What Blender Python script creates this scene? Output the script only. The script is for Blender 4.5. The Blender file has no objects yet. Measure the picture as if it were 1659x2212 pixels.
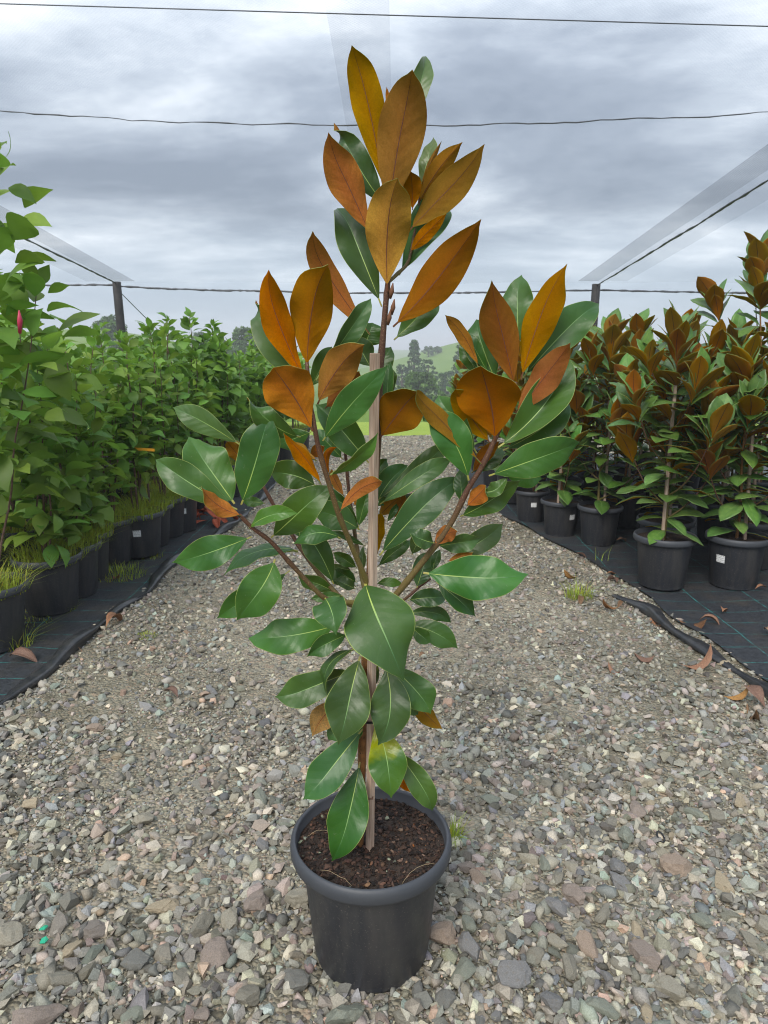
import bpy, math, random
import numpy as np
from mathutils import Vector, Matrix, Quaternion
R = math.radians
scene = bpy.context.scene
col = scene.collection

# ------------------------------------------------------------------ camera
CAM_H, PITCH, FPX = 1.30, R(13.0), 1532.0          # eye height, downward pitch, focal length in 1659-wide pixels
cam_data = bpy.data.cameras.new('camera')
cam = bpy.data.objects.new('camera', cam_data); col.objects.link(cam)
cam.location = (0, 0, CAM_H); cam.rotation_euler = (R(90) - PITCH, 0, 0)
cam_data.sensor_fit = 'HORIZONTAL'; cam_data.sensor_width = 36.0
cam_data.lens = 36.0 * FPX / 1659.0
cam_data.clip_start = 0.02; cam_data.clip_end = 5000
cam_data.dof.use_dof = True; cam_data.dof.focus_distance = 1.27; cam_data.dof.aperture_fstop = 20.0
scene.camera = cam

# ------------------------------------------------------------------ sky, sun, exposure
SUN_EL, SUN_AZ = R(43), R(205)
world = bpy.data.worlds.new('World'); scene.world = world; world.use_nodes = True
wn, wl = world.node_tree.nodes, world.node_tree.links
wn.clear()
def N(t, **kw):
    n = wn.new(t)
    for k, v in kw.items(): setattr(n, k, v)
    return n
def wmath(op, a, b=None, clamp=False):
    n = N('ShaderNodeMath', operation=op); n.use_clamp = clamp
    for i, x in enumerate((a, b)):
        if x is None: continue
        if isinstance(x, (int, float)): n.inputs[i].default_value = x
        else: wl.new(x, n.inputs[i])
    return n.outputs[0]
w_out = N('ShaderNodeOutputWorld')
sky = N('ShaderNodeTexSky', sky_type='NISHITA', sun_disc=False, sun_elevation=SUN_EL, sun_rotation=SUN_AZ)
bg_sky = N('ShaderNodeBackground'); bg_sky.inputs[1].default_value = 0.10
wl.new(sky.outputs[0], bg_sky.inputs[0])
tc = N('ShaderNodeTexCoord'); sep = N('ShaderNodeSeparateXYZ'); wl.new(tc.outputs['Generated'], sep.inputs[0])
zc = wmath('MAXIMUM', sep.outputs[2], 0.0)
den = wmath('ADD', zc, 0.16)
px, py = wmath('DIVIDE', sep.outputs[0], den), wmath('DIVIDE', sep.outputs[1], den)
cmb = N('ShaderNodeCombineXYZ'); wl.new(wmath('MULTIPLY', px, 0.75), cmb.inputs[0]); wl.new(py, cmb.inputs[1]); cmb.inputs[2].default_value = 4.7
nz = N('ShaderNodeTexNoise'); nz.inputs['Scale'].default_value = 1.05; nz.inputs['Detail'].default_value = 8; nz.inputs['Roughness'].default_value = 0.60
nz.inputs['Distortion'].default_value = 0.15
wl.new(cmb.outputs[0], nz.inputs['Vector'])
ramp = N('ShaderNodeValToRGB'); e = ramp.color_ramp.elements
e[0].position = 0.33; e[0].color = (0.175, 0.207, 0.258, 1)
e[1].position = 0.72; e[1].color = (1.0, 1.02, 1.04, 1)
for p, c in ((0.43, (0.25, 0.288, 0.345, 1)), (0.52, (0.385, 0.43, 0.49, 1)), (0.61, (0.58, 0.62, 0.67, 1))):
    x = e.new(p); x.color = c
wl.new(nz.outputs['Fac'], ramp.inputs[0])
# pale even air low over the horizon
mr = N('ShaderNodeMapRange'); mr.inputs[1].default_value = 0.0; mr.inputs[2].default_value = 0.17; mr.inputs[3].default_value = 0.95; mr.inputs[4].default_value = 0.0
wl.new(zc, mr.inputs[0])
mixh = N('ShaderNodeMixRGB'); mixh.inputs[2].default_value = (0.52, 0.63, 0.76, 1)
wl.new(mr.outputs[0], mixh.inputs[0]); wl.new(ramp.outputs[0], mixh.inputs[1])
# overcast skies brighten steadily towards the zenith
ov = wmath('ADD', wmath('MULTIPLY', zc, 1.15), 0.49)
bg_cl = N('ShaderNodeBackground'); wl.new(mixh.outputs[0], bg_cl.inputs[0]); wl.new(ov, bg_cl.inputs[1])
mixw = N('ShaderNodeMixShader'); mixw.inputs[0].default_value = 0.93
wl.new(bg_sky.outputs[0], mixw.inputs[1]); wl.new(bg_cl.outputs[0], mixw.inputs[2]); wl.new(mixw.outputs[0], w_out.inputs[0])

sun_d = bpy.data.lights.new('sun', 'SUN'); sun_d.energy = 1.5; sun_d.angle = R(30); sun_d.color = (1.0, 0.94, 0.85)
sun = bpy.data.objects.new('sun', sun_d); col.objects.link(sun)
sdir = Vector((math.sin(SUN_AZ) * math.cos(SUN_EL), math.cos(SUN_AZ) * math.cos(SUN_EL), math.sin(SUN_EL)))
sun.rotation_euler = sdir.to_track_quat('Z', 'Y').to_euler(); sun.location = sdir * 30

vs = scene.view_settings
vs.view_transform = 'Standard'; vs.look = 'None'; vs.gamma = 1.0; vs.exposure = 1.12; vs.use_curve_mapping = False
scene.render.engine = 'CYCLES'
cy = scene.cycles
cy.use_denoising = True; cy.pixel_filter_type = 'BLACKMAN_HARRIS'; cy.filter_width = 1.05
cy.max_bounces = 8; cy.diffuse_bounces = 4; cy.glossy_bounces = 2; cy.transmission_bounces = 4; cy.transparent_max_bounces = 16
cy.caustics_reflective = False; cy.caustics_refractive = False

# ------------------------------------------------------------------ helpers
CP, SP = math.cos(PITCH), math.sin(PITCH)
def ray(u, v):
    a, b = (u - 829.5) / FPX, (1106.0 - v) / FPX
    return Vector((a, CP + b * SP, -SP + b * CP))
def P(u, v, Y):
    d = ray(u, v); t = Y / d.y
    return Vector((d.x * t, Y, CAM_H + d.z * t))
def G(u, v, z=0.0):
    d = ray(u, v); t = (z - CAM_H) / d.z
    return Vector((d.x * t, d.y * t, z))
def pxm(p):                                    # metres per pixel at a world point
    return (p.y * CP + (CAM_H - p.z) * SP) / FPX

def tag(o, label=None, cat=None, group=None, kind=None):
    if label: o['label'] = label
    if cat: o['category'] = cat
    if group: o['group'] = group
    if kind: o['kind'] = kind
    return o
def empty(name, loc=(0, 0, 0), rz=0.0):
    o = bpy.data.objects.new(name, None); o.location = loc; o.rotation_euler = (0, 0, rz)
    o.empty_display_size = 0.1; col.objects.link(o); return o
def link(name, mesh, parent=None, loc=None, mat=None):
    o = bpy.data.objects.new(name, mesh); col.objects.link(o)
    if parent is not None:
        o.parent = parent
        if loc is None and mat is None: o.matrix_parent_inverse = inv_of(parent)
    if loc is not None: o.location = loc
    if mat is not None: o.matrix_local = mat
    return o
def inv_of(p):
    m = Matrix.Identity(4); chain = []
    while p is not None: chain.append(p); p = p.parent
    for q in reversed(chain): m = m @ (q.matrix_parent_inverse @ q.matrix_basis)
    return m.inverted()
def mesh(name, verts, faces, mats=(), midx=None, smooth=True, uv=None, colr=None):
    me = bpy.data.meshes.new(name)
    if isinstance(faces, np.ndarray):                       # uniform faces, fast path
        nf, k = faces.shape; v = np.asarray(verts, np.float32)
        me.vertices.add(len(v)); me.vertices.foreach_set('co', v.ravel())
        me.loops.add(nf * k); me.loops.foreach_set('vertex_index', faces.astype(np.int32).ravel())
        me.polygons.add(nf); me.polygons.foreach_set('loop_start', np.arange(0, nf * k, k, dtype=np.int32))
        me.update(calc_edges=True)
    else:
        me.from_pydata([tuple(p) for p in verts], [], faces)
    for m in mats: me.materials.append(m)
    n = len(me.polygons)
    if midx is not None: me.polygons.foreach_set('material_index', np.asarray(midx, np.int32))
    me.polygons.foreach_set('use_smooth', np.full(n, bool(smooth)))
    if uv is not None:
        l = me.uv_layers.new(name='UVMap'); vi = np.empty(len(me.loops), np.int32); me.loops.foreach_get('vertex_index', vi)
        l.data.foreach_set('uv', np.asarray(uv, np.float32)[vi].ravel())
    if colr is not None:
        a = me.color_attributes.new('tint', 'FLOAT_COLOR', 'POINT'); a.data.foreach_set('color', np.asarray(colr, np.float32).ravel())
    me.update(); return me
class MB:
    """collects tubes, boxes and sheets of one piece"""
    def __init__(s): s.v, s.f, s.uv = [], [], []
    def tube(s, pts, rad, n=8, cap=True):
        pts = [Vector(p) for p in pts]; k = len(pts)
        if not hasattr(rad, '__len__'): rad = [rad] * k
        b = len(s.v); up = None
        for i, p in enumerate(pts):
            t = (pts[min(i + 1, k - 1)] - pts[max(i - 1, 0)]).normalized()
            if up is None: up = Vector((1, 0, 0)) if abs(t.x) < 0.8 else Vector((0, 1, 0))
            a = (up - up.dot(t) * t).normalized(); up = a; c = t.cross(a)
            for j in range(n):
                q = 2 * math.pi * j / n
                s.v.append(p + rad[i] * (math.cos(q) * a + math.sin(q) * c)); s.uv.append((j / n, i / (k - 1)))
        for i in range(k - 1):
            for j in range(n):
                j2 = (j + 1) % n
                s.f.append((b + i * n + j, b + i * n + j2, b + (i + 1) * n + j2, b + (i + 1) * n + j))
        if cap:
            s.f.append(tuple(b + j for j in reversed(range(n)))); s.f.append(tuple(b + (k - 1) * n + j for j in range(n)))
        return s
    def box(s, c, sx, sy, sz, m=None):
        b = len(s.v); m = m or Matrix.Identity(3); c = Vector(c)
        for x in (-1, 1):
            for y in (-1, 1):
                for z in (-1, 1):
                    s.v.append(c + m @ Vector((x * sx / 2, y * sy / 2, z * sz / 2))); s.uv.append((0, 0))
        for q in ((0, 1, 3, 2), (4, 6, 7, 5), (0, 4, 5, 1), (2, 3, 7, 6), (0, 2, 6, 4), (1, 5, 7, 3)): s.f.append(tuple(b + i for i in q))
        return s
    def lathe(s, prof, n=48):
        b = len(s.v); k = len(prof)
        for i, (r, z) in enumerate(prof):
            for j in range(n):
                q = 2 * math.pi * j / n; s.v.append(Vector((r * math.cos(q), r * math.sin(q), z))); s.uv.append((j / n, i / (k - 1)))
        for i in range(k - 1):
            for j in range(n):
                j2 = (j + 1) % n; s.f.append((b + i * n + j, b + i * n + j2, b + (i + 1) * n + j2, b + (i + 1) * n + j))
        return s
    def me(s, name, mat, smooth=True): return mesh(name, s.v, s.f, [mat], None, smooth, s.uv)
    def build(s, name, mat, parent=None, smooth=True, loc=None): return link(name, s.me(name, mat, smooth), parent, loc)

# ------------------------------------------------------------------ materials
class Mat:
    def __init__(s, name):
        s.m = bpy.data.materials.new(name); s.m.use_nodes = True; s.t = s.m.node_tree; s.n = s.t.nodes
        s.b = s.n['Principled BSDF']; s.o = s.n['Material Output']; s._c = None
    def node(s, t, ins=None, **kw):
        n = s.n.new(t)
        for k, v in kw.items(): setattr(n, k, v)
        for k, v in (ins or {}).items(): s.set(n.inputs[k], v)
        return n
    def set(s, i, v):
        if isinstance(v, bpy.types.NodeSocket): s.t.links.new(v, i)
        elif isinstance(v, tuple) and len(v) == 3 and i.type == 'RGBA': i.default_value = (*v, 1)
        else: i.default_value = v
    def P(s, **kw):
        for k, v in kw.items(): s.set(s.b.inputs[k.replace('_', ' ')], v)
        return s
    def coord(s, kind='Object'):
        if s._c is None: s._c = s.node('ShaderNodeTexCoord')
        return s._c.outputs[kind]
    def math(s, op, a, b=None, c=None, clamp=False):
        n = s.node('ShaderNodeMath', operation=op); n.use_clamp = clamp
        for i, x in enumerate((a, b, c)):
            if x is not None: s.set(n.inputs[i], x)
        return n.outputs[0]
    def noise(s, scale, detail=4, rough=0.55, vec=None):
        return s.node('ShaderNodeTexNoise', {'Vector': vec or s.coord(), 'Scale': scale, 'Detail': detail, 'Roughness': rough}).outputs['Fac']
    def ramp(s, f, stops, interp='LINEAR'):
        n = s.node('ShaderNodeValToRGB', {0: f}); n.color_ramp.interpolation = interp; e = n.color_ramp.elements
        for i, (p, c) in enumerate(stops):
            x = e[i] if i < 2 else e.new(p)
            x.position = p; x.color = (*c, 1)
        return n.outputs[0]
    def mix(s, f, a, b, mode='MIX'):
        n = s.node('ShaderNodeMixRGB', blend_type=mode)
        for i, x in enumerate((f, a, b)): s.set(n.inputs[i], x)
        return n.outputs[0]
    def bump(s, h, strength=0.3, dist=0.01, normal=None):
        n = s.node('ShaderNodeBump', {'Height': h, 'Strength': strength, 'Distance': dist})
        if normal is not None: s.set(n.inputs['Normal'], normal)
        s.set(s.b.inputs['Normal'], n.outputs[0]); return n.outputs[0]
    def hsv(s, c, h=0.5, sat=1.0, v=1.0):
        return s.node('ShaderNodeHueSaturation', {'Hue': h, 'Saturation': sat, 'Value': v, 'Color': c}).outputs[0]
    def rnd(s): return s.node('ShaderNodeObjectInfo').outputs['Random']
    def translucent(s, c, f):
        tr = s.node('ShaderNodeBsdfTranslucent', {'Color': c}); mx = s.node('ShaderNodeMixShader', {0: f})
        s.t.links.new(s.b.outputs[0], mx.inputs[1]); s.t.links.new(tr.outputs[0], mx.inputs[2]); s.t.links.new(mx.outputs[0], s.o.inputs[0])
        return s
M = {}
def vary(m, lo, hi, k=1.0):
    r = m.rnd(); r = m.math('FRACT', m.math('MULTIPLY', r, 7.31 * k)); return m.math('MULTIPLY_ADD', r, hi - lo, lo)
def veins(m, n=9.0, slant=3.2):
    s = m.node('ShaderNodeSeparateXYZ', {0: m.node('ShaderNodeUVMap').outputs[0]})
    a = m.math('ABSOLUTE', m.math('SUBTRACT', s.outputs[0], 0.5))
    q = m.math('SUBTRACT', m.math('MULTIPLY', s.outputs[1], n), m.math('MULTIPLY', a, slant))
    q = m.math('ADD', q, m.math('MULTIPLY', m.noise(14, 2), 0.5))
    return m.math('PINGPONG', q, 0.5), s.outputs[1], a
def leaf_top(name, c0, c1, rough=0.44, yellow=None, tr=0.32):
    m = Mat(name); v, along, ac = veins(m)
    blot = m.noise(9, 3)
    c = m.mix(m.ramp(blot, [(0.35, (0, 0, 0)), (0.65, (1, 1, 1))]), c0, c1)
    if yellow:
        c = m.mix(m.ramp(m.math('ADD', m.math('MULTIPLY', m.noise(16, 4), 0.7), m.math('SUBTRACT', 0.50, along)), [(0.45, (0, 0, 0)), (0.62, (1, 1, 1))]), c, yellow)
    line = m.ramp(v, [(0.0, (1, 1, 1)), (0.07, (0, 0, 0))])
    c = m.mix(m.math('MULTIPLY', line, 0.07), c, (0.16, 0.27, 0.08))
    c = m.mix(m.math('MULTIPLY', m.ramp(m.noise(150, 2), [(0.70, (0, 0, 0)), (0.76, (1, 1, 1))]), .35), c, (0.22, 0.25, 0.16))
    c = m.hsv(c, vary(m, 0.475, 0.512), vary(m, 0.92, 1.12, 2.3), vary(m, 0.72, 1.35, 3.7))
    m.P(Base_Color=c, Roughness=m.math('MULTIPLY_ADD', m.noise(30, 3), 0.16, rough - 0.15), Specular_IOR_Level=0.5)
    h = m.math('ADD', m.math('MULTIPLY', v, 0.38), m.math('MULTIPLY', m.noise(38, 4), 0.8))
    m.bump(h, 0.36, 0.0040)
    m.translucent(m.mix(0.5, c, (0.16, 0.32, 0.03)), tr)
    return m.m
def leaf_under(name, c0, c1, tr=0.3, trc=(0.55, 0.22, 0.02), c2=None):
    m = Mat(name); v, along, ac = veins(m)
    c = m.mix(m.noise(11, 3), c0, c1)
    if c2: c = m.mix(m.ramp(m.math('ADD', ac, m.math('MULTIPLY', m.math('SUBTRACT', m.noise(9, 3), .5), .5)), [(0.10, (0, 0, 0)), (0.46, (1, 1, 1))]), c, c2)
    c = m.mix(m.math('MULTIPLY', m.ramp(v, [(0.0, (1, 1, 1)), (0.08, (0, 0, 0))]), 0.22), c, (0.62, 0.27, 0.03))
    c = m.mix(m.math('MULTIPLY', m.ramp(ac, [(0.02, (1, 1, 1)), (0.10, (0, 0, 0))]), 0.5), c, (0.22, 0.055, 0.015))
    gr = m.noise(330, 4, .75); c = m.mix(0.5, c, m.ramp(gr, [(0.32, (0.17, 0.05, 0.003)), (0.68, (0.76, 0.28, 0.008))])); c = m.mix(m.math('MULTIPLY', m.ramp(m.noise(17, 4), [(0.5, (0, 0, 0)), (0.72, (1, 1, 1))]), .25), c, (0.26, 0.16, 0.012))
    c = m.hsv(c, vary(m, 0.488, 0.530), vary(m, 0.9, 1.05, 2.3), vary(m, 0.62, 1.25, 3.7))
    m.P(Base_Color=c, Roughness=0.85, Specular_IOR_Level=0.05)
    m.bump(m.math('ADD', m.math('MULTIPLY', v, -0.5), m.math('MULTIPLY', m.noise(40, 4), 0.8)), 0.32, 0.005)
    m.translucent(trc, tr); return m.m
M['top'] = leaf_top('leaf green glossy', (0.036, 0.115, 0.024), (0.062, 0.168, 0.032))
M['top_young'] = leaf_top('leaf green young', (0.10, 0.19, 0.045), (0.15, 0.24, 0.06), 0.4, None, 0.3)
M['top_yellow'] = leaf_top('leaf green yellowing', (0.05, 0.14, 0.03), (0.07, 0.17, 0.03), 0.36, (0.30, 0.36, 0.02))
M['under'] = leaf_under('leaf felt brown', (0.62, 0.150, 0.004), (0.68, 0.205, 0.004), 0.48, (0.90, 0.31, 0.006), (0.56, 0.215, 0.004))
M['under_brightened'] = leaf_under('leaf felt brightened', (0.68, 0.165, 0.008), (0.74, 0.23, 0.008), 0.6, (0.95, 0.34, 0.01), (0.62, 0.25, 0.006))  # copy of the brown felt, colour brightened to offset weak light on undersides
M['top_brightened'] = leaf_top('leaf green brightened', (0.085, 0.215, 0.050), (0.14, 0.29, 0.065), 0.40, None, 0.34)  # copy of the glossy green, colour lightened against shade inside the magnolia block
M['under_pale'] = leaf_under('leaf felt pale', (0.20, 0.19, 0.07), (0.24, 0.21, 0.09), 0.2, (0.3, 0.3, 0.06))
m = Mat('leaf margin'); m.P(Base_Color=(0.21, 0.28, 0.06), Roughness=0.5); M['margin'] = m.m
m = Mat('leaf midrib'); s = m.node('ShaderNodeSeparateXYZ', {0: m.node('ShaderNodeUVMap').outputs[0]})
m.P(Base_Color=m.ramp(s.outputs[1], [(0.0, (0.30, 0.25, 0.06)), (0.12, (0.36, 0.46, 0.08)), (0.45, (0.20, 0.34, 0.09)), (0.8, (0.06, 0.16, 0.05))]), Roughness=0.45); M['rib'] = m.m
m = Mat('leaf midrib brown'); m.P(Base_Color=m.mix(m.noise(60), (0.10, 0.028, 0.012), (0.15, 0.05, 0.015)), Roughness=0.8); M['rib_b'] = m.m
m = Mat('magnolia bark'); s = m.node('ShaderNodeSeparateXYZ', {0: m.node('ShaderNodeUVMap').outputs[0]})
spk = m.noise(420, 2)
c = m.ramp(m.math('ADD', s.outputs[1], m.math('MULTIPLY', m.math('SUBTRACT', m.noise(25), 0.5), 0.35)), [(0.0, (0.155, 0.135, 0.03)), (0.30, (0.12, 0.085, 0.025)), (0.55, (0.085, 0.036, 0.020)), (1.0, (0.10, 0.04, 0.022))])
m.P(Base_Color=m.mix(m.ramp(spk, [(0.60, (0, 0, 0)), (0.68, (1, 1, 1))]), c, (0.24, 0.15, 0.07)), Roughness=0.65); m.bump(m.noise(140), 0.4, 0.003); M['branch'] = m.m
m = Mat('magnolia trunk bark')
c = m.ramp(m.noise(70, 5), [(0.3, (0.15, 0.07, 0.025)), (0.6, (0.30, 0.14, 0.045))])
m.P(Base_Color=m.mix(m.ramp(m.noise(260, 2), [(0.62, (0, 0, 0)), (0.68, (1, 1, 1))]), c, (0.05, 0.025, 0.015)), Roughness=0.8); m.bump(m.noise(150), 0.5, 0.003); M['trunk'] = m.m
m = Mat('hardwood stake')
mp = m.node('ShaderNodeMapping', {'Vector': m.coord(), 'Scale': (60, 60, 3.0)}).outputs[0]
g = m.noise(4.0, 6, 0.65, mp)
m.P(Base_Color=m.mix(m.ramp(m.noise(2.0, 3), [(0.35, (0, 0, 0)), (0.7, (1, 1, 1))]), m.ramp(g, [(0.3, (0.30, 0.19, 0.13)), (0.62, (0.56, 0.41, 0.31))]), m.ramp(g, [(0.3, (0.28, 0.21, 0.16)), (0.62, (0.52, 0.42, 0.34))])), Roughness=0.8); m.bump(g, 0.5, 0.002); M['stake'] = m.m
def plastic(name, c, rough, dust=0.25):
    m = Mat(name); sc = m.node('ShaderNodeMapping', {'Vector': m.coord(), 'Scale': (14, 14, 2.2)}).outputs[0]
    streak = m.ramp(m.noise(1.6, 6, 0.6, sc), [(0.42, (0, 0, 0)), (0.75, (1, 1, 1))])
    speck = m.ramp(m.noise(260, 3), [(0.61, (0, 0, 0)), (0.70, (1, 1, 1))])
    f = m.math('MULTIPLY', m.math('MAXIMUM', m.math('MULTIPLY', streak, 0.45), speck), dust)
    m.P(Base_Color=m.mix(f, c, (0.16, 0.145, 0.125)), Roughness=m.math('MULTIPLY_ADD', m.noise(40), 0.2, rough - 0.1), Specular_IOR_Level=0.45)
    m.bump(m.noise(600, 2), 0.06, 0.002); return m.m
M['pot'] = plastic('black pot plastic', (0.030, 0.0325, 0.040), 0.44, 0.75)
M['rim'] = plastic('black pot rim', (0.048, 0.053, 0.063), 0.52, 0.12)
m = Mat('potting mix'); g = m.noise(120, 6)
m.P(Base_Color=m.ramp(g, [(0.3, (0.010, 0.007, 0.005)), (0.7, (0.05, 0.032, 0.022))]), Roughness=0.9); m.bump(g, 0.8, 0.01); M['soil'] = m.m
def tinted(name, rough=0.8, sc=220, amt=0.5, bumpd=0.002, spec=0.3):
    m = Mat(name); a = m.node('ShaderNodeAttribute', attribute_name='tint').outputs['Color']
    g = m.noise(sc, 4); m.P(Base_Color=m.mix(amt, a, m.ramp(g, [(0.25, (0.25, 0.25, 0.25)), (0.75, (1.35, 1.35, 1.35))]), 'MULTIPLY'), Roughness=rough, Specular_IOR_Level=spec)
    if bumpd: m.bump(g, 0.5, bumpd)
    return m.m
M['chips'] = tinted('bark chips'); M['gravel'] = tinted('gravel stones', 0.72, 320, 0.45, 0.002, 0.35)
m = Mat('loose stone'); r = m.rnd()
c = m.ramp(m.math('FRACT', m.math('MULTIPLY', r, 5.77)), [(0.0, (0.19, 0.185, 0.165)), (0.16, (0.145, 0.15, 0.15)), (0.32, (0.18, 0.20, 0.18)), (0.45, (0.215, 0.185, 0.175)), (0.58, (0.25, 0.24, 0.21)), (0.68, (0.165, 0.17, 0.185)), (0.80, (0.30, 0.26, 0.20)), (0.88, (0.18, 0.165, 0.16)), (0.95, (0.26, 0.21, 0.18))], 'CONSTANT')
c = m.mix(1.0, c, (1.36, 1.31, 1.19), 'MULTIPLY')
c = m.mix(0.7, c, m.ramp(m.noise(38, 6, 0.7), [(0.3, (0.55, 0.55, 0.55)), (0.7, (1.45, 1.42, 1.38))]), 'MULTIPLY')
c = m.mix(m.math('MULTIPLY', m.ramp(m.noise(13, 4), [(0.55, (0, 0, 0)), (0.7, (1, 1, 1))]), 0.4), c, (0.20, 0.15, 0.09))
m.P(Base_Color=c, Roughness=0.75, Specular_IOR_Level=0.35); m.bump(m.noise(90, 6, 0.7), 0.7, 0.006); M['stone'] = m.m
# ground under the gravel: dark fines with grit, a little moss
m = Mat('gravel fines')
def grit(m, sc):
    v = m.node('ShaderNodeTexVoronoi', {'Vector': m.coord(), 'Scale': sc}); hs = m.node('ShaderNodeSeparateColor', {0: v.outputs['Color']})
    cc = m.ramp(hs.outputs[0], [(0.0, (0.115, 0.105, 0.085)), (0.25, (0.20, 0.185, 0.155)), (0.5, (0.26, 0.245, 0.205)), (0.7, (0.20, 0.20, 0.185)), (0.85, (0.32, 0.29, 0.235)), (1.0, (0.29, 0.22, 0.18))])
    return cc, v.outputs['Distance']
ca, da = grit(m, 95); cb, db = grit(m, 36)
big = m.ramp(m.noise(1.1, 5, 0.6), [(0.38, (0, 0, 0)), (0.66, (1, 1, 1))])
c = m.mix(m.ramp(m.noise(11, 3), [(0.45, (0, 0, 0)), (0.6, (1, 1, 1))]), ca, cb)
c = m.mix(1.0, c, (1.42, 1.36, 1.22), 'MULTIPLY')
c = m.mix(m.ramp(m.noise(60, 5, 0.7), [(0.52, (0, 0, 0)), (0.72, (.8, .8, .8))]), c, (0.070, 0.060, 0.042))
c = m.mix(m.math('MULTIPLY', big, 0.5), c, (0.050, 0.050, 0.026))
m.P(Base_Color=c, Roughness=0.9, Specular_IOR_Level=0.2); m.bump(m.math('ADD', da, m.math('MULTIPLY', db, 0.5)), 0.9, -0.012); M['fines'] = m.m
# woven weed mat with teal marker threads
m = Mat('woven weed mat'); s = m.node('ShaderNodeSeparateXYZ', {0: m.coord()})
def thread(c, step, w): return m.math('LESS_THAN', m.math('ABSOLUTE', m.math('SUBTRACT', m.math('FRACT', m.math('DIVIDE', c, step)), 0.5)), w / step)
wob = m.math('MULTIPLY', m.math('SUBTRACT', m.noise(3), 0.5), 0.03)
lines = m.math('MAXIMUM', thread(m.math('ADD', s.outputs[0], wob), 0.30, 0.0030), thread(m.math('ADD', s.outputs[1], wob), 0.15, 0.0022))
lines = m.math('MULTIPLY', lines, m.ramp(m.noise(24, 3), [(0.35, (0.1, 0.1, 0.1)), (0.6, (0.9, 0.9, 0.9))]))
dirt = m.ramp(m.noise(5.5, 6, 0.65), [(0.48, (0, 0, 0)), (0.8, (1, 1, 1))])
wv = m.math('MULTIPLY', m.math('SINE', m.math('MULTIPLY', s.outputs[0], 1500)), m.math('SINE', m.math('MULTIPLY', s.outputs[1], 1500)))
c = m.mix(lines, m.ramp(m.noise(60, 3), [(0.3, (0.020, 0.0225, 0.027)), (0.7, (0.042, 0.046, 0.053))]), (0.03, 0.22, 0.21))
c = m.mix(m.math('MULTIPLY', dirt, 0.55), c, (0.085, 0.068, 0.05))
m.P(Base_Color=c, Roughness=0.55, Specular_IOR_Level=0.45); m.bump(m.math('ADD', m.math('MULTIPLY', wv, 0.15), m.noise(18, 4)), 0.3, 0.006); M['mat'] = m.m
M['film'] = plastic('rolled black film', (0.022, 0.024, 0.028), 0.36, 0.5)
def net(name, k):
    m = Mat(name); tr = m.node('ShaderNodeBsdfTransparent'); tl = m.node('ShaderNodeBsdfTranslucent', {'Color': (0.42, 0.45, 0.48) if k < .1 else (0.07, 0.075, 0.08)}); df = m.node('ShaderNodeBsdfDiffuse', {'Color': (0.4, 0.42, 0.44) if k < .1 else (0.18, 0.19, 0.20)})
    s = m.node('ShaderNodeSeparateXYZ', {0: m.coord()})
    wv = m.math('MULTIPLY', m.math('SINE', m.math('MULTIPLY', s.outputs[0], 300)), m.math('SINE', m.math('MULTIPLY', s.outputs[1], 300)))
    fac = m.math('ADD', m.math('MULTIPLY_ADD', wv, 0.25 * k, k), m.math('MULTIPLY', m.math('SUBTRACT', m.noise(0.8, 3), 0.5), 0.5 * k))
    a = m.node('ShaderNodeMixShader', {0: 0.3}); m.t.links.new(tl.outputs[0], a.inputs[1]); m.t.links.new(df.outputs[0], a.inputs[2])
    b = m.node('ShaderNodeMixShader', {0: fac}); m.t.links.new(tr.outputs[0], b.inputs[1]); m.t.links.new(a.outputs[0], b.inputs[2]); m.t.links.new(b.outputs[0], m.o.inputs[0])
    return m.m
M['net'] = net('shade net', 0.08); M['net_seam'] = net('shade net doubled', 0.34); M['net_faint'] = net('shade net lapped', 0.13)
m = Mat('wire'); m.P(Base_Color=(0.085, 0.09, 0.10), Roughness=0.5, Metallic=0.3); M['wire'] = m.m
m = Mat('dark post'); m.P(Base_Color=m.ramp(m.noise(14, 5), [(0.3, (0.022, 0.022, 0.025)), (0.7, (0.055, 0.05, 0.048))]), Roughness=0.7); m.bump(m.noise(40), 0.4, 0.01); M['post'] = m.m
def foliage(name, c0, c1, tr=0.35, trc=(0.25, 0.42, 0.03), hv=(0.55, 1.55), attr=False):
    m = Mat(name); f = m.noise(3.0, 2)
    c = m.mix(f, c0, c1)
    if attr: c = m.mix(1.0, c, m.node('ShaderNodeAttribute', attribute_name='tint').outputs['Color'], 'MULTIPLY')
    else: c = m.hsv(c, vary(m, 0.458, 0.515), 1.0, vary(m, hv[0], hv[1], 2.9))
    m.P(Base_Color=c, Roughness=0.5, Specular_IOR_Level=0.35); m.translucent(m.mix(0.55, c, trc), tr); return m.m
M['shrub_leaf'] = foliage('shrub leaf', (0.085, 0.205, 0.034), (0.175, 0.325, 0.055), 0.42)
M['shrub_mass'] = foliage('shrub leaf mass', (0.085, 0.20, 0.034), (0.165, 0.31, 0.055), 0.42, attr=True)
M['weed'] = foliage('weed grass', (0.34, 0.46, 0.05), (0.44, 0.54, 0.08), 0.4, (0.35, 0.45, 0.05), attr=True)
M['far_leaf'] = foliage('far tree leaf', (0.050, 0.105, 0.024), (0.085, 0.155, 0.035), 0.25, (0.15, 0.24, 0.03), attr=True)
m = Mat('shrub stem'); m.P(Base_Color=m.ramp(m.noise(60), [(0.3, (0.075, 0.042, 0.030)), (0.7, (0.15, 0.09, 0.065))]), Roughness=0.8); M['stem'] = m.m
m = Mat('tree trunk'); m.P(Base_Color=(0.10, 0.075, 0.055), Roughness=0.9); M['wood'] = m.m
m = Mat('pasture'); g = m.noise(0.06, 5)
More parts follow.
